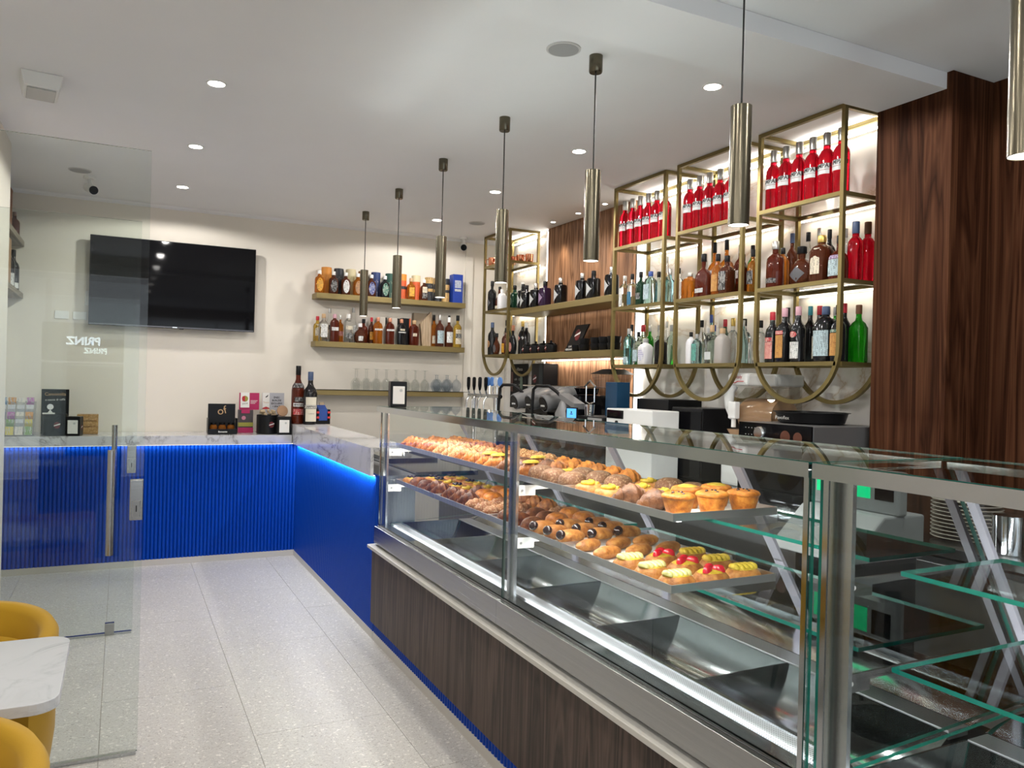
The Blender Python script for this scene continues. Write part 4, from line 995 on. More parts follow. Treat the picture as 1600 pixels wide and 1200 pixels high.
ob('slanted_panel', G().loft([[(-.015, -.06, 0), (.085, -.035, 0), (.085, -.012, 0), (-.015, -.012, 0)], [(-.040, -.06, .215), (.085, -.035, .215), (.085, -.012, .215), (-.040, -.012, .215)], [(.070, -.04, .338), (.085, -.035, .338), (.085, -.012, .338), (.070, -.012, .338)]]), PINE, t)
m2('rum', 2.775, 7.335, .316, .066, 'amber', 'black', [(.1, .34, .8, 'rect', L_CREAM)], 'amber bottle with black cap behind the light blue label')
m2('rum', 2.800, 7.240, .312, .084, 'brown', 'silver', [(.10, .50, .85, 'rect', L_PALEB)], 'brown bottle with light blue label')
m2('rum', 2.898, 7.240, .294, .084, 'brown', 'white', [(.14, .50, .85, 'rect', L_WHITE)], 'brown bottle with white label and white neck')
m2('rum', 2.942, 7.350, .320, .060, 'wine', 'black', [], 'black-capped dark bottle at the rear')
m2('rum', 2.990, 7.240, .318, .084, 'yellow', 'black', [(.10, .28, .8, 'rect', L_CREAM), (.285, .42, .8, 'rect', L_BLACK), (.425, .55, .8, 'rect', L_CREAM)], 'pale gold bottle with cream and black labels')
its = relax([[a[1], a[2], a[4]/2, a[4]/2*(a[9] if len(a) > 9 else 1)] for a in M2], 1.58, 3.055, 7.197, 7.396)
for a, it in zip(M2, its):
    bottle(a[0], (it[0], it[1], 1.888), *a[3:8], a[8]+W2, random.uniform(-.04, .04), depth=a[9] if len(a) > 9 else 1.0)
# upturned wine glasses
sg = G().lathe([(.036, 0), (.0375, .0), (.045, .045), (.043, .075), (.022, .105), (.006, .118), (.0045, .19), (.010, .196), (.034, .200), (.034, .202)], 22, cap0=False)
SME = mesh('stemware', sg, STEM, 50); fixn(SME)
fg = G().lathe([(.030, 0), (.052, .045), (.050, .08), (.024, .115), (.006, .125), (.0045, .155), (.010, .160), (.034, .163)], 22, cap0=False)
FME = mesh('snifter', fg, thin_glass('frosty stemware', (.80, .83, .86), 1.6, .15), 50); fixn(FME)
for r, (y, xs) in enumerate(((7.235, [1.965+.098*i for i in range(8)]), (7.335, [2.01+.098*i for i in range(8)]))):
    for x in xs:
        tag(link('wine_glass', SME, None, (x, y, 1.4445), (0, 0, 0)), 'clear stemmed wine glass standing upside down on the brass shelf', 'glass', 'upturned wine glasses on the lowest brass shelf')
for x, y in ((2.77, 7.235), (2.88, 7.235), (2.83, 7.34), (2.94, 7.34), (2.99, 7.235)):
    tag(link('snifter_glass', FME, None, (x, y, 1.4445)), 'round balloon glass with misty bowl standing upside down on the brass shelf', 'glass', 'balloon glasses on the lowest brass shelf')
# small wall and ceiling fixtures
tag(ob('thermostat', G().box(-.285, -.225, 7.385, 7.3995, 2.10, 2.22), WHITE, bevel=.004), 'small white thermostat on the wall beside the television', 'thermostat')
for k, x in enumerate((-.50, -.37)):  # white plates built in place of reflections
    tag(ob('reflection_plate', G().box(x, x+.10, 7.389, 7.3995, 1.98, 2.045), WHITE, bevel=.003), 'white rectangular plate imitating a reflection on the wall below left of the television', 'reflection', 'reflection plates by the television')
def cctv(loc, rz, label):
    t = thing('security_camera', label, 'camera', loc, rz)
    ob('base', G().lathe([(.040, 0), (.040, -.018), (.030, -.024)], 20), WHITE, t, smooth=40)
    ob('bracket', G().tube([(0, 0, -.02), (0, -.02, -.06), (0, -.035, -.085)], .014, 10), WHITE, t, smooth=40)
    ob('body', G().tube([(0, .03, -.075), (0, -.09, -.115)], .034, 18), WHITE, t, smooth=40)
    ob('lens', G().tube([(0, -.0905, -.1152), (0, -.096, -.117)], .031, 18), BLACKG, t, smooth=40)
cctv((-.245, 6.62, 3.0), .35, 'white bullet security camera on the ceiling behind the glass door')
cctv((3.055, 7.30, 3.0), -.35, 'white security camera above the brass shelves near the corner rack')
for x, y, lb in ((-.30, 6.45, 'round white ceiling speaker near the bullet camera behind the glass door'), (2.875, 6.56, 'round white ceiling speaker near the corner rack'), (1.68, 2.95, 'round white ceiling speaker beside the pendant lamp at the beam')):
    t = thing('ceiling_speaker', lb, 'speaker', (x, y, 3.0))
    ob('rim', G().lathe([(.075, 0), (.075, -.004), (.068, -.006)], 28), pm('speaker rim', (.55, .54, .53), .5), t, smooth=40); ob('grille', G().lathe([(.066, -.0062), (.066, -.007)], 28), pm('speaker grille', (.33, .33, .33), .6), t)
t = thing('emergency_light', 'square white emergency light on the ceiling near the glass door', 'lamp', (-.39, 4.55, 3.0), .12)
ob('housing', G().prism([(-.09, 0), (.09, 0), (.075, -.075), (-.075, -.075)], 'y', -.11, .11), WHITE, t, bevel=.004)
ob('lens', G().box(-.062, .062, -.095, .095, -.081, -.0755), pm('lens plastic', (.45, .45, .44), .25), t, bevel=.003)
def downlight(x, y, lab, power=22):
    t = thing('downlight', lab, 'lamp', (x, y, 3.0), 0, 'recessed downlights')
    ob('rim', G().lathe([(.050, 0), (.050, -.004), (.040, -.003)], 28, cap1=False), WHITE, t, smooth=40)
    ob('diffuser', G().lathe([(.040, -.0025), (.040, -.003)], 28), LAMP, t)
    l = bpy.data.lights.new('downlight beam', 'SPOT'); l.energy = power*1.85; l.spot_size = math.radians(168); l.spot_blend = .15; l.shadow_soft_size = .04; l.color = (1, .965, .92)
    o = bpy.data.objects.new('downlight beam', l); COL.objects.link(o); o.location = (x, y, 2.985)
for k, y in enumerate((6.58, 5.37, 4.16, 2.95, 1.74, .53, -.68)): downlight(.39, y, 'recessed ceiling downlight over the tiled aisle, %s from the television wall' % ORD[k], 23 if y > 3 else 14)
for k, y in enumerate((6.64, 5.41, 4.19, 2.96, 1.75, .54)): downlight(2.515, y, 'recessed ceiling downlight in front of the racks, %s from the television wall' % ORD[k])
for k, y in enumerate((1.74, .53, -.68)): downlight(-1.5, y, 'recessed ceiling downlight over the cafe tables, %s from the glass doors' % ORD[k], 18)
for y in (6.13, 5.70, 5.29):
    t = thing('spot_light', 'small ceiling spot lighting the wood panel', 'lamp', (3.43, y, 3.0), 0, 'small spots over the wood panel')
    ob('rim', G().lathe([(.026, 0), (.026, -.004), (.02, -.003)], 20, cap1=False), WHITE, t, smooth=40); ob('bulb', G().lathe([(.02, -.0025), (.02, -.003)], 20), LAMP, t)
    l = bpy.data.lights.new('panel spot', 'SPOT'); l.energy = 16; l.spot_size = math.radians(55); l.spot_blend = .7; l.shadow_soft_size = .015; l.color = (1, .82, .58)
    o = bpy.data.objects.new('panel spot', l); COL.objects.link(o); o.location = (3.43, y, 2.985); o.rotation_euler = (0, -.12, 0)
# pendant lamps over the counter
PLAB = ('closest to the television wall', 'second from the television wall', 'third from the television wall', 'in front of the corner rack', 'in front of the wood panel', 'in front of the middle rack', 'next to the walnut wall')
pend0 = None
for i in range(7):
    x, y = 1.865-.006*i, 6.662-.93*i
    if y < 2.7 and y > 2.2: y = 2.0
    lab = 'bronze cylinder pendant lamp '+PLAB[i]
    if pend0 is None:
        pend0 = t = thing('pendant_lamp', lab, 'lamp', (x, y, 3.0), 0, 'bronze pendant lamps in a row')
        ob('canopy', G().lathe([(.030, 0), (.030, -.070), (.027, -.075)], 24), BRONZE, t, smooth=40)
        ob('cord', G().tube([(0, 0, -.074), (.001, 0, -.3), (0, 0, -.508)], .0035, 8), CORD, t, smooth=40)
        tb = ob('tube', G().lathe([(.030, -.505), (.035, -.507), (.035, -.905), (.033, -.905), (.033, -.88)], 28, cap1=False), BRONZE, t, smooth=40)
        ob('lamp_glass', G().lathe([(.0325, -.903), (.0325, -.897)], 24), pm('pendant glow', (1, 1, 1), emit=(1, .95, .88), es=5), tb)
    else: dup(pend0, (x, y, 3.0), 0, lab)
    l = bpy.data.lights.new('pendant beam', 'SPOT'); l.energy = 22; l.spot_size = math.radians(70); l.spot_blend = .6; l.shadow_soft_size = .03; l.color = (1, .92, .82)
    o = bpy.data.objects.new('pendant beam', l); COL.objects.link(o); o.location = (x, y, 2.085)

# ---------------------------------------------------------------- things on the rear counter
Z1 = 1.051
t = thing('candy_display', 'acrylic stand of colourful chewing gum and candy packets on the marble counter', 'display stand', (-.715, 7.02, Z1))
ob('stand', G().prism([(-.085, 0), (.07, 0), (.07, .26), (.06, .26), (-.085, .05)], 'x', -.13, .13), thin_glass('acrylic stand', (.82, .84, .85)), t)
random.seed(5)
cols = [(.55, .10, .22), (.20, .35, .10), (.10, .25, .45), (.65, .30, .05), (.75, .70, .62), (.45, .12, .40), (.08, .10, .25), (.65, .55, .10), (.50, .05, .08), (.60, .62, .66)]
for r in range(5):
    for c in range(4):
        cc = cols[(r*3+c*7+r*c) % len(cols)]; x = -.115+c*.06; yb = -.088+r*.036; zb = .01+r*.054
        ob('candy_packet', G().box(x, x+.05, yb, yb+.018, zb, zb+.062), printed('packet %d' % ((r*3+c*7+r*c) % len(cols)), cc, tuple(min(1, 1-v) for v in cc), 60, .55), t)
def emblem(parent, loc, s, rz=0):
    e = ob('emblem', G().loft([[(s*.8*math.cos(a), 0, s*math.sin(a)) for a in [2*PI*j/20 for j in range(20)]], [(s*.8*math.cos(a), -.001, s*math.sin(a)) for a in [2*PI*j/20 for j in range(20)]]]), pm('emblem red', (.12, .012, .014), .4), parent, loc=loc, rot=(0, 0, rz))
    ob('emblem_band', G().prism([(-s*.85, -s*.30), (-s*.75, -s*.02), (s*.85, s*.55), (s*.80, s*.20)], 'y', -.0022, -.0011), INKW, e)
    return e
t = thing('sign_board', 'black counter sign with pale script behind the coffee canister', 'sign', (-.465, 7.16, Z1))
ob('board', G().box(-.095, .095, 0, .012, 0, .355), BLACKM, t); lettering('Camomilla', .034, INKG, t, (0, -.002, .315)); lettering('a caccia di caffè', .022, INKW, t, (0, -.002, .272), tilt=.04)
def canister(loc, r, h, label, fill_=None):
    t = thing('coffee_canister', label, 'canister', loc)
    ob('body', G().lathe([(r*.94, 0), (r, .006), (r, h), (r-.006, h), (r-.006, h-.02)], 28), BLACK, t, smooth=40)
    emblem(t, (.02, -r-.001, h*.5), .026)
    return t
c1 = canister((-.455, 7.02, Z1), .085, .165, 'black coffee canister in front of the black counter sign')
ob('fan_card', G().box(-.082, .0, -.05, -.02, .166, .176), PAPER, c1)
ob('round_tag', G().lathe([(.022, 0), (.022, .002)], 20), PAPER, c1, loc=(-.03, -.045, .222), rot=(PI/2, 0, 0)); ob('tag_stand', G().prism([(-.048, .176), (-.012, .176), (-.03, .202)], 'y', -.048, -.044), PAPER, c1)
def napkins(loc, rz, label, h=.15, w=.10, d=.09):
    t = thing('napkin_dispenser', label, 'napkin dispenser', loc, rz)
    ob('body', G().box(-w/2, w/2, -d/2, d/2, 0, h), BLACK, t, bevel=.006)
    ob('napkins', G().box(-w*.36, w*.36, -d/2-.003, -d/2+.001, .018, h-.028), PAPER, t, bevel=.002)
    ob('print_mark', G().lathe([(.009, 0), (.009, .0008)], 12), L_GREY, t, loc=(.012, -d/2-.0032, h*.65), rot=(PI/2, 0, 0))
    emblem(t, (w/2+.001, 0, h*.45), .018, PI/2)
napkins((-.318, 6.965, Z1), -.25, 'black napkin dispenser beside the black coffee canister behind the glass door')
t = thing('wooden_tray_box', 'small bamboo box with slatted front on the marble counter', 'box', (-.235, 7.17, Z1))
BAMB = wood('bamboo', (.36, .20, .08), (.48, .29, .12), (.55, .35, .17), axis='y', scale=2)
ob('box', G().box(-.075, .075, -.05, .05, 0, .158), BAMB, t, bevel=.003)
for k in range(3): ob('slat', G().box(-.062, .062, -.056, -.0505, .018+.046*k, .052+.046*k), BAMB, t)
# honey display
t = thing('honey_display', 'black counter display holding three jars with a copper script logo', 'display stand', (.775, 7.06, Z1))
ob('tray', G().box(-.115, .115, -.06, .06, 0, .012).box(-.115, .115, -.06, -.054, .012, .045).box(-.118, -.112, -.06, .06, .012, .135).box(.112, .118, -.06, .06, .012, .135), BLACK, t)
ob('back_card', G().box(-.11, .11, .048, .06, .012, .255), BLACK, t)
lettering('of', .095, INKG, t, (0, .046, .195), tilt=.25); lettering('Bonsanto', .019, INKW, t, (0, -.0612, .022), bold=.0004)
for k in (-1, 0, 1):
    j = ob('jar', G().lathe([(.026, 0), (.030, .006), (.030, .052), (.022, .064), (.020, .068)], 18), GM['amber'], t, smooth=40, loc=(.070*k, -.012, .013))
    ob('lid', G().lathe([(.024, .068), (.024, .084)], 18), BLACKG, j, smooth=40)
MAG = pm('magenta card', (.42, .015, .10), .5); OLIVE = pm('olive card', (.32, .30, .05), .5)
t = thing('leaflet_stand', 'magenta leaflet stand with round fruit logo behind the black canister', 'leaflet stand', (.985, 7.22, Z1), .05)
ob('back_panel', G().box(-.055, .115, 0, .006, .2, .35), MAG, t); ob('banner', G().box(-.045, .03, -.006, -.001, .22, .352), PAPER, t)
ob('fruit_logo', G().lathe([(.026, 0), (.026, .001)], 20), OLIVE, t, loc=(-.008, -.006, .298), rot=(PI/2, 0, 0)); ob('fruit_half', G().prism([(-.034, .298), (-.03, .278), (-.008, .273), (-.008, .323), (-.03, .318)], 'y', -.0085, -.0072), INKR, t)
lettering('yocat', .022, INK, t, (-.008, -.0066, .256), tilt=.1)
ob('display_body', G().box(-.06, .06, -.03, .03, 0, .20), pm('card dark grey', (.06, .05, .055), .5), t); ob('olive_band', G().box(-.061, .061, -.032, .031, .055, .09), OLIVE, t); ob('magenta_band', G().box(-.062, .062, -.033, .032, .0, .045), MAG, t); ob('magenta_tip', G().box(-.04, .03, -.0335, -.03, .17, .2), MAG, t); ob('pink_flower', G().lathe([(.018, 0), (.018, .001)], 12), pm('pink print', (.55, .2, .28), .5), t, loc=(-.02, -.0302, .13), rot=(PI/2, 0, 0))
for k in range(3): ob('print_line', G().box(.04, .10-.01*(2-k), -.0012, -.0002, .255+.012*k, .259+.012*k), INKW, t)
t = thing('leaflet_card', 'pale grey standing card with bold black words beside the magenta leaflets', 'card', (1.225, 7.28, Z1))
ob('card', G().box(-.09, .10, 0, .006, 0, .352), pm('grey card', (.44, .44, .48), .5), t); ob('white_panel', G().box(-.088, -.028, -.004, 0, .2, .352), PAPER, t); ob('bird_mark', G().prism([(-.065, .315), (-.04, .335), (-.045, .318), (-.06, .308)], 'y', -.0052, -.0041), INK, t); lettering('Tisana', .02, INKG, t, (-.058, -.0045, .265))
ob('dark_arrow', G().prism([(-.088, .215), (-.058, .228), (-.028, .215), (-.028, .205), (-.088, .205)], 'y', -.0052, -.0041), INKR, t)
for k, s in enumerate(('ENEC', 'BUN.ZIE', 'ESCLUSIVI', 'I SPAZI')): lettering(s, .022, INK, t, (.035, -.001, .31-.027*k), bold=.0006)
c2 = canister((1.150, 7.07, Z1), .092, .165, 'black coffee canister filled with packets beside the magenta leaflets')
random.seed(3)
for k in range(9):
    a = k*.7; ob('sugar_packet', G().box(-.022, .022, -.008, .008, -.012, .012), pm('kraft packet', (.42, .32, .20), .7), c2, loc=(.05*math.cos(a), .045*math.sin(a)-.01, .168+.014*(k % 3)), rot=(random.uniform(-.6, .6), random.uniform(-.4, .4), a), bevel=.004)
tag(ob('cork_disc', G().lathe([(.047, 0), (.050, .008), (.047, .016)], 22), pm('cork', (.45, .27, .16), .8, bump=.3), loc=(1.285, 7.14, 1.245), rot=(PI/2-.2, 0, .1), smooth=40), 'round cork coaster propped above the napkin dispenser', 'coaster')
tag(ob('coaster_rack', G().box(1.245, 1.325, 7.09, 7.21, Z1, 1.196), BLACK, bevel=.003), 'small black rack under the cork coaster', 'rack')
napkins((1.272, 6.955, Z1), -.15, 'black napkin dispenser beside the packet-filled coffee canister', .155, .115)
# things on the raised end of the bar leg
bottle('wine', (1.415, 6.985, 1.1405), .46, .118, 'wine', 'navy', [(.06, .30, .85, 'rect', pm('label aged white', (.62, .58, .48), .5)), (.31, .365, 1.0, 'rect', pm('label white strip', (.70, .68, .62), .5)), (.37, .52, .85, 'rect', pm('label aged white', (.62, .58, .48), .5))],
       'big dark vermouth bottle with cream label on the marble bar end', 0, name='vermouth_bottle').location.x = 1.465
bt = [o for o in bpy.data.objects if o.name.startswith('vermouth_bottle')][0]
lettering('CARPANO', .026, INK, bt, (0, 0, .155), bend=.062, bold=.0006); lettering('CLASSICO', .012, INK, bt, (0, 0, .095), bend=.062)
b2 = bottle('wine', (1.400, 7.0, 1.1405), .51, .112, 'darkred', 'black', [(.62, .70, 1.2, 'rect', L_BLACK), (.30, .36, .9, 'rect', L_WHITE), (.16, .26, .9, 'rect', L_RED), (.38, .46, .7, 'rect', L_BLACK)], 'tallest dark red amaro bottle behind the vermouth bottle', 0, name='amaro_bottle')
b2.location = (1.392, 7.0, 1.1405); bt.location = (1.478, 6.90, 1.1405)
lettering('BERSANO', .02, INK, b2, (0, 0, .168), bend=.059, bold=.0004)
t = thing('sachet_box', 'black and red box packed with blue sachets on the marble bar end', 'box', (1.60, 6.985, 1.1405), .1)
ob('box', G().box(-.062, .062, -.05, .05, 0, .03).box(-.062, -.045, -.05, .05, .03, .13).box(.045, .062, -.05, .05, .03, .13), BLACK, t)
for k in range(2): ob('red_band', G().box(-.064, -.038, -.052, .05, .05+.045*k, .068+.045*k).box(.038, .064, -.052, .05, .05+.045*k, .068+.045*k), pm('red card', (.50, .03, .03), .5), t)
for k in range(4): ob('sachet', G().box(-.04, .04, -.045+.022*k, -.028+.022*k, .03, .13+.012*k), pm('blue sachet', (.02, .06, .26), .5), t, bevel=.002)
ob('brown_sachet', G().box(-.01, .03, .028, .042, .03, .19), pm('kraft packet', (.42, .32, .20), .7), t)
# napkin dispenser on the case top
napkins((1.435, 4.36, 1.3925), -.15, 'black napkin dispenser standing on the glass top of the pastry case', .148, .095, .09)
tag(ob('drainer_tray', G().box(1.66, 2.02, 5.2, 6.2, .9855, .992).box(1.66, 1.665, 5.2, 6.2, .992, 1.004).box(2.015, 2.02, 5.2, 6.2, .992, 1.004).box(1.665, 2.015, 5.2, 5.205, .992, 1.004).box(1.665, 2.015, 6.195, 6.2, .992, 1.004), STEELM), 'steel drainer tray on the working shelf behind the bar leg', 'tray')
for x, y, lb in ((1.80, 5.9, 'shallow glass dish upside down on the drainer tray, nearer the television wall'), (1.85, 5.5, 'shallow glass dish upside down on the drainer tray, nearer the pastry case')):
    tag(ob('glass_dish', G().lathe([(.075, 0), (.078, .004), (.062, .03), (.05, .034)], 24, cap0=False), STEM, loc=(x, y, .9925), smooth=40), lb, 'dish')

# ---------------------------------------------------------------- back bar equipment
ZB = .9705
# black cups, sign and canisters on the lower wood-panel shelf
def cupstack(x, y, n, r, label, grp):
    t = thing('cup_stack', label, 'cup stack', (x, y, 1.8155), 0, grp)
    for k in range(n): ob('cup', G().lathe([(r*.74, 0), (r*.86, .006), (r, .055), (r*.94, .055)], 18), BLACK, t, loc=(0, 0, .050*k), smooth=40)
for kk, (y, n, r) in enumerate(((5.50, 1, .048), (5.39, 2, .048), (5.20, 2, .055), (5.08, 2, .055), (4.96, 2, .055))): cupstack(3.33, y, n, r, '%s stack of black cups from the brand sign, lower wood panel shelf' % ORD[kk], 'black cup stacks on the wood panel shelf')
for y in (6.38, 6.23, 6.08, 5.95):
    t = thing('sugar_pot', 'small black lidded sugar pot with emblem on the lower wood-panel shelf', 'pot', (3.34, y, 1.8155), -PI/2, 'black sugar pots on the wood panel shelf')
    ob('pot', G().lathe([(.046, 0), (.055, .02), (.055, .07), (.05, .075)], 20), BLACK, t, smooth=40); ob('lid', G().lathe([(.051, .0755), (.04, .088), (.010, .094), (.010, .108), (.006, .112)], 20), BLACKG, t, smooth=40)
    emblem(t, (0, -.0555, .042), .018)
t = thing('brand_sign', 'leaning black brand sign with oval emblem on the lower wood-panel shelf', 'sign', (3.39, 5.72, 1.8155), -PI/2)
sb = ob('board', G().loft([[(-.10, 0, 0), (.10, 0, 0), (.10, .014, 0), (-.10, .014, 0)], [(.02, .05, .235), (.22, .05, .235), (.22, .064, .235), (.02, .064, .235)]]), BLACK, t)
emblem(t, (.075, .031, .15), .05).rotation_euler = (-.21, 0, 0)
lettering('CAFFÈ', .022, INKW, t, (.0, .008, .052), rx=-.21); lettering('VERGNANO', .024, INKW, t, (-.01, .004, .028), rx=-.21, bold=.0004)
# menu panel and black box behind the taps
t = thing('menu_panel', 'black menu board with chalk-style prices in the back bar corner', 'sign', (3.565, 7.01, 1.30), -PI/2)
ob('board', G().box(-.17, .17, 0, .02, 0, .44), BLACKM, t)
lettering('Allianza', .045, INKW, t, (.03, -.002, .385)); 
for k, s in enumerate(('caffè   1.20', 'latte   1.40')): lettering(s, .032, pm('chalk', (.35, .35, .34), .6), t, (-.01, -.002, .285-.055*k))
ob('green_panel', G().box(.05, .10, -.003, 0, .14, .32), pm('menu green', (.10, .15, .11), .5), t); ob('price_tag', G().box(.04, .09, -.004, -.003, .13, .15), PAPER, t); ob('red_picture', G().box(-.16, -.11, -.003, 0, .16, .36), pm('menu red', (.07, .02, .015), .5), t)
t = thing('coffee_carton', 'black carton with oval emblem beside the menu board', 'box', (3.44, 6.28, ZB), -PI/2)
ob('carton', G().box(-.115, .11, -.05, .10, 0, .76), BLACK, t, bevel=.002); ob('side_stripe', G().box(.03, .10, -.0512, -.05, .45, .755), pm('carton teal black', (.012, .02, .024), .4), t); emblem(t, (-.045, -.052, .62), .038)
# beer tap tower
t = thing('beer_tap_tower', 'chrome beer tap rail with black handles and blue medallions', 'beer tap', (3.06, 6.72, ZB))
for yy in (-.28, .22): ob('column', G().lathe([(.04, 0), (.028, .02), (.028, .44)], 18, 0, yy), CHROME, t, smooth=40)
ob('rail', G().tube([(0, -.36, .45), (0, .34, .45)], .020, 14), CHROME, t, smooth=40)
for k in range(4):
    y = .30-.135*k
    h = ob('tap', G().tube([(-.02, y, .46), (-.03, y, .50)], .010, 10).tube([(-.02, y, .44), (-.045, y, .40), (-.05, y, .33)], .009, 10), CHROME, t, smooth=40)
    ob('tap_handle', G().lathe([(.010, .50), (.017, .54), (.018, .61), (.012, .625)], 14, -.03, y), BLACKG, h, smooth=40)
for k in range(4):
    y = -.04-.085*k
    ob('medallion', G().lathe([(.042, 0), (.042, .012)], 22), pm('medallion %s' % ('blue' if k != 2 else 'white'), (.10, .25, .62) if k != 2 else (.6, .65, .72), .25), t, loc=(.03, y, .585), rot=(0, -PI/2, 0), smooth=40)
    ob('medallion_stem', G().tube([(.036, y, .46), (.036, y, .55)], .006, 8), CHROME, t, smooth=40)
# espresso machine
t = thing('espresso_machine', 'three-group espresso machine with grey group heads and black side frames', 'coffee machine', (3.12, 5.50, ZB))
GREYM = pm('satin grey', (.22, .22, .225), .32, .3)
ob('back_body', G().box(.02, .36, -.36, .54, .10, .50), BLACKG, t, bevel=.02); ob('base', G().box(-.24, .36, -.36, .54, .0, .13), BLACK, t, bevel=.01); ob('drip_tray', G().box(-.25, .02, -.34, .50, .131, .145), STEELM, t)
ob('front_bar', G().tube([(-.04, -.35, .42), (-.04, .53, .42)], .035, 14), GREYM, t, smooth=40)
for y in (.30, .04, -.20):
    gh = ob('group_head', G().tube([(.06, y, .50), (-.02, y, .48), (-.20, y, .42)], [.066, .074, .066], 24), GREYM, t, smooth=50)
    ob('button_plate', G().tube([(-.2005, y, .42), (-.205, y, .4185)], .056, 22), BLACKG, gh, smooth=40)
    bt_ = G()
    for a in range(6): bt_.tube([(-.2055, y+.022*(a % 3-1), .432-.026*(a//3)), (-.208, y+.022*(a % 3-1), .4315-.026*(a//3))], .0075, 10)
    ob('buttons', bt_, WHITE, gh)
    ob('portafilter', G().lathe([(.038, 0), (.04, .035)], 20, -.12, y, .30), CHROME, t, smooth=40)
    ob('portafilter_handle', G().tube([(-.15, y, .31), (-.30, y, .27)], .016, 12), BLACK, t, smooth=40)
for y in (.44, -.17):
    ob('side_frame', G().tube([(-.24, y+.10, .20), (-.20, y+.14, .53), (-.19, y+.10, .56), (-.19, y-.10, .56), (-.16, y-.16, .52), (-.10, y-.18, .46)], .013, 10), BLACK, t, smooth=50)
ob('cup_rail', G().tube([(.0, -.35, .56), (.0, .53, .56)], .006, 8).tube([(.34, -.35, .56), (.34, .53, .56)], .006, 8), CHROME, t, smooth=40)
CUPW = pm('cup porcelain', (.65, .64, .60), .2); cupg = G().lathe([(.022, 0), (.028, .006), (.038, .05), (.035, .05)], 16); cm = mesh('cup', cupg, CUPW, 40); fixn(cm); cmb = mesh('cup', cupg, BLACKG, 40); fixn(cmb)
for k in range(11):
    for r in range(2):
        yy = 5.97-.078*k; tag(link('espresso_cup', cm if 5 < k < 9 else cmb, None, (3.21+.10*r, yy, ZB+.5015)), 'small %s cup stored on top of the espresso machine' % ('white' if 5 < k < 9 else 'black'), 'cup', '%s cups on the espresso machine' % ('white' if 5 < k < 9 else 'black'))
t = thing('coffee_grinder', 'grey rounded coffee grinder with black front beside the espresso machine', 'grinder', (3.00, 5.0, ZB))
ob('side_shell', G().tube([(-.02, .04, .46), (-.04, .04, .36), (-.02, .03, .24), (.0, .0, .12)], [.045, .075, .085, .075], 20), GREYM, t, smooth=50); ob('body', G().box(-.07, .10, -.15, .09, 0, .40), BLACKG, t, bevel=.02); ob('top_arm', G().loft([[(-.07, .08, .47), (.02, .08, .47), (.02, .08, .51), (-.07, .08, .51)], [(-.07, -.14, .40), (.02, -.14, .40), (.02, -.14, .44), (-.07, -.14, .44)]]), GREYM, t)
t = thing('bean_hopper', 'clear acrylic bean hopper with dark pyramid lid and chrome frame', 'bean hopper', (3.33, 4.955, ZB))
ob('hopper', G().loft([[(-.05, -.05, .42), (.05, -.05, .42), (.05, .05, .42), (-.05, .05, .42)], [(-.11, -.095, .66), (.11, -.095, .66), (.11, .14, .66), (-.11, .14, .66)]]), thin_glass('hopper acrylic', (.80, .80, .80), 1.5), t)
ob('lid', G().loft([[(-.12, -.105, .662), (.12, -.105, .662), (.12, .15, .662), (-.12, .15, .662)], [(-.06, -.06, .70), (.06, -.06, .70), (.06, .06, .70), (-.06, .06, .70)]]), BLACK, t); ob('pedestal', G().box(-.08, .08, -.08, .08, 0, .42), BLACKG, t)
t = thing('dosing_stand', 'small chrome house-shaped frame with steel cup beside the blue box', 'dosing stand', (2.99, 4.745, 1.3290))
ob('roof', G().tube([(0, .075, .205), (0, 0, .25), (0, -.075, .205)], .007, 8), CHROME, t, smooth=40); ob('frame', G().tube([(0, .05, .21), (0, .05, .10), (0, .0, .085), (0, -.06, .10), (0, -.06, .2)], .005, 8), CHROME, t, smooth=40); ob('steel_cup', G().lathe([(.034, 0), (.038, .08), (.035, .08)], 18), CHROME, t, smooth=40)
tag(ob('coffee_carton', G().box(3.08, 3.19, 4.54, 4.68, ZB+.3585, 1.572), [pm('petrol blue card', (.006, .042, .095), .4)], bevel=.003), 'petrol blue carton standing on the black cash terminal', 'box')
t = thing('cash_terminal', 'black cash terminal with glowing blue customer screen', 'terminal', (3.02, 4.70, ZB))
ob('body', G().box(-.09, .18, -.22, .13, 0, .358), BLACK, t, bevel=.006); ob('grey_panel', G().box(-.092, -.0901, -.21, -.03, .22, .35), GREYP, t)
t2 = thing('payment_tablet', 'small tablet with bright blue screen in front of the cash terminal', 'tablet', (2.875, 4.80, ZB+.3301), -PI/2+.25)
ob('case', G().box(-.055, .055, 0, .012, 0, .085), BLACK, t2, bevel=.003); ob('screen', G().box(-.046, .046, -.001, 0, .010, .076), pm('screen glow', (.05, .25, .6), emit=(.10, .42, .95), es=1.1), t2); ob('icon', G().lathe([(.007, 0), (.007, .0006)], 12), INK, t2, loc=(0, -.0012, .05), rot=(PI/2, 0, 0)); ob('icon_base', G().box(-.013, .013, -.0018, -.001, .034, .040), INK, t2)
ob('foot', G().box(-.03, .03, .0, .03, -.33, 0), BLACK, t2)
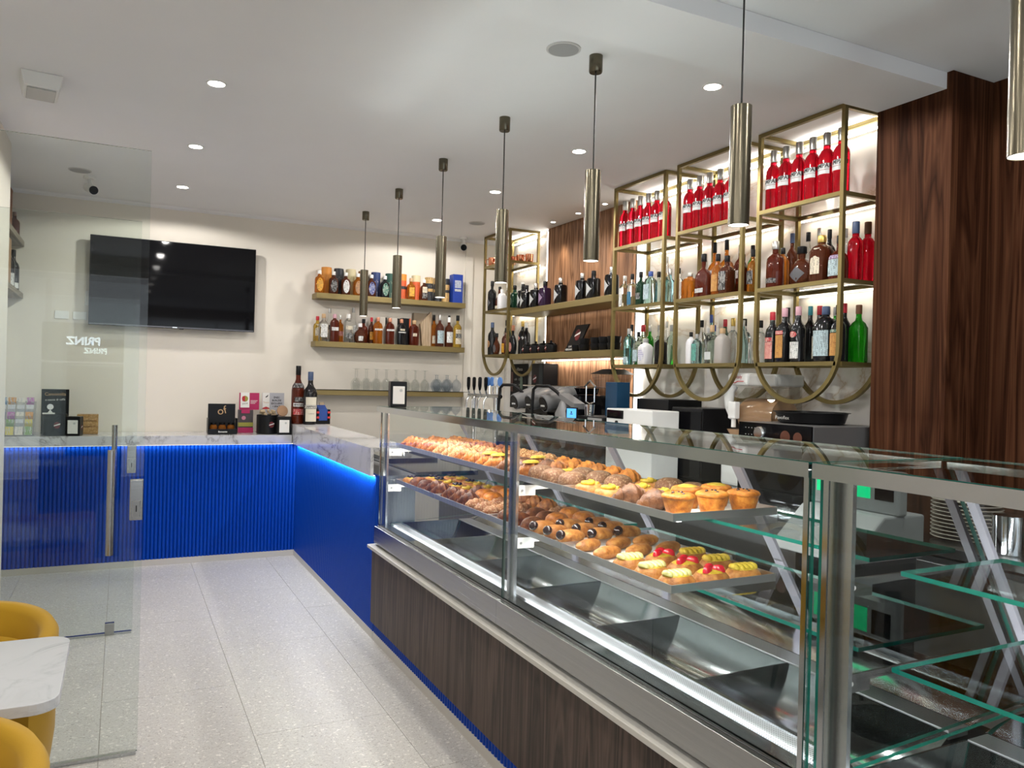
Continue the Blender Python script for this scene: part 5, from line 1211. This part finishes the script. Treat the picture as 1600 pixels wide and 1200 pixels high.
# ice machine, microwave, oven, juice dispenser
t = thing('countertop_appliance', 'white appliance with black control strip in front of a black box', 'appliance', (3.05, 4.20, ZB))
ob('body', G().box(-.11, .10, -.26, .25, 0, .425), WHITE, t, bevel=.006); ob('control_panel', G().box(-.113, -.1101, .05, .24, .36, .415), BLACKG, t); ob('knob', G().lathe([(.012, 0), (.012, .01)], 14), BLACK, t, loc=(-.111, .12, .335), rot=(0, -PI/2, 0))
tag(ob('black_box', G().box(3.20, 3.48, 4.12, 4.47, ZB, 1.465), BLACK, bevel=.004), 'glossy black box standing behind the white appliance', 'box')
t = thing('microwave_oven', 'black microwave oven between the white appliance and the juice dispenser', 'microwave', (3.32, 3.94, ZB))
ob('body', G().box(-.12, .20, -.16, .14, 0, .45), BLACK, t, bevel=.006); ob('door', G().box(-.126, -.1201, -.155, .135, .02, .43), BLACKG, t)
t = thing('juice_dispenser', 'white cold drink dispenser with tan drink in a clear tank', 'drink dispenser', (3.41, 3.47, ZB))
ob('base', G().box(-.16, .12, -.20, .20, 0, .28), WHITE, t, bevel=.02)
tank = G(); prof = [(-.14, .30), (-.145, .42), (-.12, .52), (-.05, .585), (.09, .595), (.10, .30)]
tank.prism(prof, 'y', -.19, .12); ob('tank', tank, thin_glass('tank plastic', (.84, .83, .80), 1.5), t)
ob('drink', G().tube([(-.02, -.17, .42), (-.02, .10, .42)], .105, 24), pm('tan drink', (.40, .24, .13), .25, coat=.5), t, smooth=40)
ob('lid', G().box(-.13, .10, -.20, .16, .596, .665), pm('lid grey', (.45, .44, .42), .4), t, bevel=.012); ob('lid_front', G().box(-.145, .0, .0, .175, .597, .672), WHITE, t, bevel=.02)
lettering('caffitaly', .03, INKR, t, (-.1465, .09, .648), rz=-PI/2); ob('wave_mark', G().tube([(-.1465, .14, .612), (-.1465, .10, .614), (-.1465, .08, .622), (-.1465, .03, .622)], .0025, 6), INKR, t)
ob('side_arm', G().tube([(-.11, .16, .60), (-.13, .17, .56), (-.13, .165, .47), (-.12, .14, .40)], [.035, .034, .026, .02], 14), WHITE, t, smooth=50)
ob('tap_body', G().box(-.185, -.146, .055, .115, .40, .50), WHITE, t, bevel=.006); ob('spout', G().tube([(-.165, .085, .40), (-.165, .085, .35)], .014, 12), WHITE, t, smooth=40); ob('drip_cup', G().lathe([(.03, 0), (.055, .045), (.05, .045)], 20, -.165, .06, .295), pm('tan drink', (.40, .24, .13), .25, coat=.5), t, smooth=40)
t = thing('countertop_oven', 'black countertop oven with silver knob and steel side next to the pillar', 'oven', (3.19, 2.93, ZB))
ob('body', G().box(-.235, .25, -.235, .255, 0, .405), pm('oven side', (.16, .16, .16), .4, .4), t, bevel=.004); ob('front', G().box(-.245, -.236, -.235, .255, 0, .405), BLACKG, t)
ob('knob', G().lathe([(.034, 0), (.032, .018), (.028, .022)], 24), CHROME, t, loc=(-.2455, .095, .355), rot=(0, -PI/2, 0), smooth=40)
for k in range(4):
    for r in range(2): ob('button', G().box(-.2465, -.2452, .20-.022*k, .206-.022*k, .375-.035*r, .379-.035*r), GREYP, t)
for y, r in ((-.07, .032), (-.15, .028)): ob('food_print', G().lathe([(r, 0), (r, .0006)], 16), pm('roast print', (.09, .022, .008), .4), t, loc=(-.2455, y, .345), rot=(0, -PI/2, 0))
ob('crumb_tray', G().box(-.30, -.245, -.20, .22, .24, .25), STEELM, t)
t = thing('round_pan', 'round black baking pan on top of the countertop oven', 'pan', (3.24, 2.97, ZB+.4065))
ob('pan', G().lathe([(.155, 0), (.165, .006), (.18, .055), (.192, .057), (.192, .060), (.176, .060), (.16, .01)], 36), BLACK, t, smooth=40); lettering('Pavoflex', .026, INKW, t, (-.176, .03, .028), rz=-PI/2+.1)
# service side behind the empty case
t = thing('work_table', 'steel work table behind the empty display case', 'table', (3.25, 1.2, 0))
ob('top', G().box(-.30, .33, -1.3, 1.05, .90, .94), STEEL, t, bevel=.003)
for x in (-.26, .28):
    for y in (-1.2, 1.0): ob('leg', G().box(x-.02, x+.02, y-.02, y+.02, 0, .90), STEEL, t)
for k in range(4): ob('cabinet_door', G().box(-.27, -.25, -1.17+.54*k, -.64+.54*k, .12, .86), pm('cabinet light steel', (.55, .56, .57), .3, .8), t, bevel=.003)
ob('carcass', G().box(-.248, .26, -1.17, .975, .10, .88), pm('carcass grey', (.20, .21, .22), .4, .4), t)
pg = G().lathe([(.06, 0), (.075, .004), (.135, .016), (.132, .018), (.07, .006)], 32); pme = mesh('plate', pg, pm('plate porcelain', (.62, .58, .50), .25), 40); fixn(pme)
for k in range(11): tag(link('plate', pme, None, (3.17, 2.07, .9405+.0155*k)), 'cream porcelain plate in a stack on the steel work table', 'plate', 'stacked plates on the work table')
for k, (x, y) in enumerate(((3.06, 1.83), (3.10, 1.64))):
    t = thing('steel_canister', 'polished steel canister %s' % ('next to the stack of plates' if k == 0 else 'wrapped in foil on the steel work table'), 'canister', (x, y, .9405))
    ob('body', G().lathe([(.055, 0), (.06, .005), (.06, .13)], 24), CHROME if k == 0 else pm('crumpled foil', (.6, .6, .6), .25, 1, bump=1, bscale=60), t, smooth=40); ob('lid', G().lathe([(.061, .13), (.061, .15), (.05, .155)], 24), CHROME, t, smooth=40)
t = thing('shop_scale', 'grey shop scale with green lit display behind the display cases', 'scale', (2.52, 2.10, .80), -PI/2)
ob('stand', G().box(-.16, .16, -.12, .16, -.80, .14), BLACKM, t); ob('body', G().prism([(-.24, .14), (.16, .14), (.16, .30), (-.06, .30)], 'x', -.19, .19), pm('scale grey', (.42, .44, .45), .4), t, bevel=.008)
hd = ob('display_head', G().box(-.20, .20, .0, .05, .30, .46), pm('scale grey', (.42, .44, .45), .4), t, bevel=.008); ob('lit_display', G().box(-.17, .08, -.002, 0, .35, .44), pm('green lcd', (.0, .5, .2), emit=(.0, .85, .30), es=.9), hd); ob('dark_display', G().box(.10, .18, -.002, 0, .35, .44), BLACKG, hd)
# ---------------------------------------------------------------- left recess shelves
OAK = wood('grey oak shelf', (.16, .13, .09), (.22, .18, .13), (.27, .23, .17), axis='y')
for z, lb in ((2.582, 'upper oak shelf in the left wall recess'), (2.165, 'lower oak shelf in the left wall recess')):
    tag(ob('oak_shelf', G().box(-.949, -.722, 5.955, 7.39, z-.042, z), OAK), lb, 'shelf')
t = thing('wooden_wine_case', 'reddish wooden wine box on the upper oak shelf', 'box', (-.83, 7.02, 2.5825)); ob('case', G().box(-.05, .05, -.1, .1, 0, .33), pm('cedar box', (.22, .085, .03), .6), t); ob('lid', G().box(-.052, .052, -.102, .102, .33, .345), pm('cedar box', (.22, .085, .03), .6), t)
bottle('wine', (-.775, 7.22, 2.5825), .20, .075, 'brown', 'brown', [], 'small brown bottle on the upper oak shelf', .3)
t = thing('wooden_wine_case', 'slim pale wooden box beside the dark bottles on the lower oak shelf', 'box', (-.80, 6.86, 2.1655)); ob('case', G().box(-.04, .04, -.08, .08, 0, .36), pm('pale box', (.36, .22, .12), .6), t)
bottle('wine', (-.79, 7.07, 2.1655), .34, .085, 'wine', 'black', [(.08, .36, .8, 'rect', L_WHITE)], 'black wine bottle with white label on the lower oak shelf', .4)
bottle('wine', (-.775, 7.21, 2.1655), .32, .085, 'wine', 'black', [(.06, .2, .8, 'rect', L_WHITE)], 'black wine bottle with low white label by the oak shelf end', .4)

# ---------------------------------------------------------------- cafe table and chairs
t = thing('cafe_table', 'white marble cafe table with rounded corners beside the glass door', 'table', (-.47, 2.45, 0))
def rrect(hx, hy, r, n=6):
    out = []
    for cx, cy, a0 in ((hx-r, hy-r, 0), (-hx+r, hy-r, PI/2), (-hx+r, -hy+r, PI), (hx-r, -hy+r, 1.5*PI)):
        for k in range(n+1): a = a0+PI/2*k/n; out.append((cx+r*math.cos(a), cy+r*math.sin(a)))
    return out
ob('table_top', G().prism(rrect(.35, .272, .06), 'z', .722, .75), MARBLE_T, t, bevel=.002); ob('column', G().lathe([(.035, .03), (.035, .722)], 18), BLACKM, t, smooth=40); ob('foot', G().lathe([(.22, 0), (.22, .012), (.06, .03)], 32), BLACKM, t, smooth=40)
def tub_chair(loc, rz, label):
    t = thing('tub_chair', label, 'chair', loc, rz, 'yellow tub chairs')
    N = 40; th = .055; out = []
    for i in range(N+1):
        u = -1+2*i/N; a = PI/2+u*math.radians(128); R = .285
        hgt = .775-.06*min(1, abs(u)*1.1)**2
        c, s = math.cos(a), math.sin(a)
        ring = []
        for rr, z in ((R-.02, .30), (R-.005, .42), (R, hgt-.02), (R-.012, hgt), (R-th+.012, hgt), (R-th, hgt-.02), (R-th-.03, .42), (R-th-.045, .30)): ring.append((rr*c, rr*s, z))
        out.append(ring)
    ob('shell', G().loft(out), YELLOW, t, smooth=60)
    bcu = []
    for i in range(25):
        a = PI/2+(-1+2*i/24)*math.radians(85); c, s = math.cos(a), math.sin(a)
        bcu.append([(rr*c, rr*s-.03*(1 if k else 1), z) for k, (rr, z) in enumerate(((.225, .44), (.225, .66), (.205, .685), (.165, .66), (.155, .44)))])
    ob('back_cushion', G().loft(bcu), YELLOW, t, smooth=60)
    ob('seat', G().lathe([(.20, .36), (.243, .375), (.25, .42), (.235, .455), (.15, .47), (.02, .472)], 32), YELLOW, t, smooth=60)
    for k in range(4):
        a = PI/4+k*PI/2; ob('leg', G().tube([(.15*math.cos(a), .15*math.sin(a), .37), (.215*math.cos(a), .215*math.sin(a), .002)], [.016, .010], 10), BLACKM, t, smooth=40)
    return t
tub_chair((-.445, 2.86, 0), 0, 'yellow velvet tub chair on the far side of the marble table')
tub_chair((-.40, 1.87, 0), 0, 'yellow velvet tub chair on the near side of the marble table')
# drinks cooler behind the viewer, whose lit header shows in the glass doors
t = thing('drinks_cooler', 'tall black drinks cooler with lit white header lettering', 'cooler', (-.285, -.62, 0))
ob('cabinet', G().box(-.30, .30, -.28, .28, 0, 1.62), BLACK, t, bevel=.01); ob('header', G().box(-.30, .30, -.28, .28, 1.64, 1.95), BLACK, t, bevel=.01); ob('door_glass', G().box(-.27, .27, .281, .286, .12, 1.58), BLACKG, t)
for s, z in (('PRINZ', 1.80),): lettering(s, .088, pm('header glow', (.6, .8, 1), emit=(.75, .9, 1), es=14), t, (0, .288, z), rz=PI, bold=.004)

# ---------------------------------------------------------------- put each empty at the base of its parts
bpy.context.view_layer.update()
for o in [o for o in scene.objects if o.type == 'EMPTY' and o.location.length < 1e-6 and not o.parent]:
    pts = [ch.matrix_local @ Vector(c) for ch in o.children for c in ch.bound_box]
    lo = [min(p[i] for p in pts) for i in range(3)]; hi = [max(p[i] for p in pts) for i in range(3)]
    c = Vector(((lo[0]+hi[0])/2, (lo[1]+hi[1])/2, lo[2]))
    for ch in o.children: ch.location = ch.location-c
    o.location = c
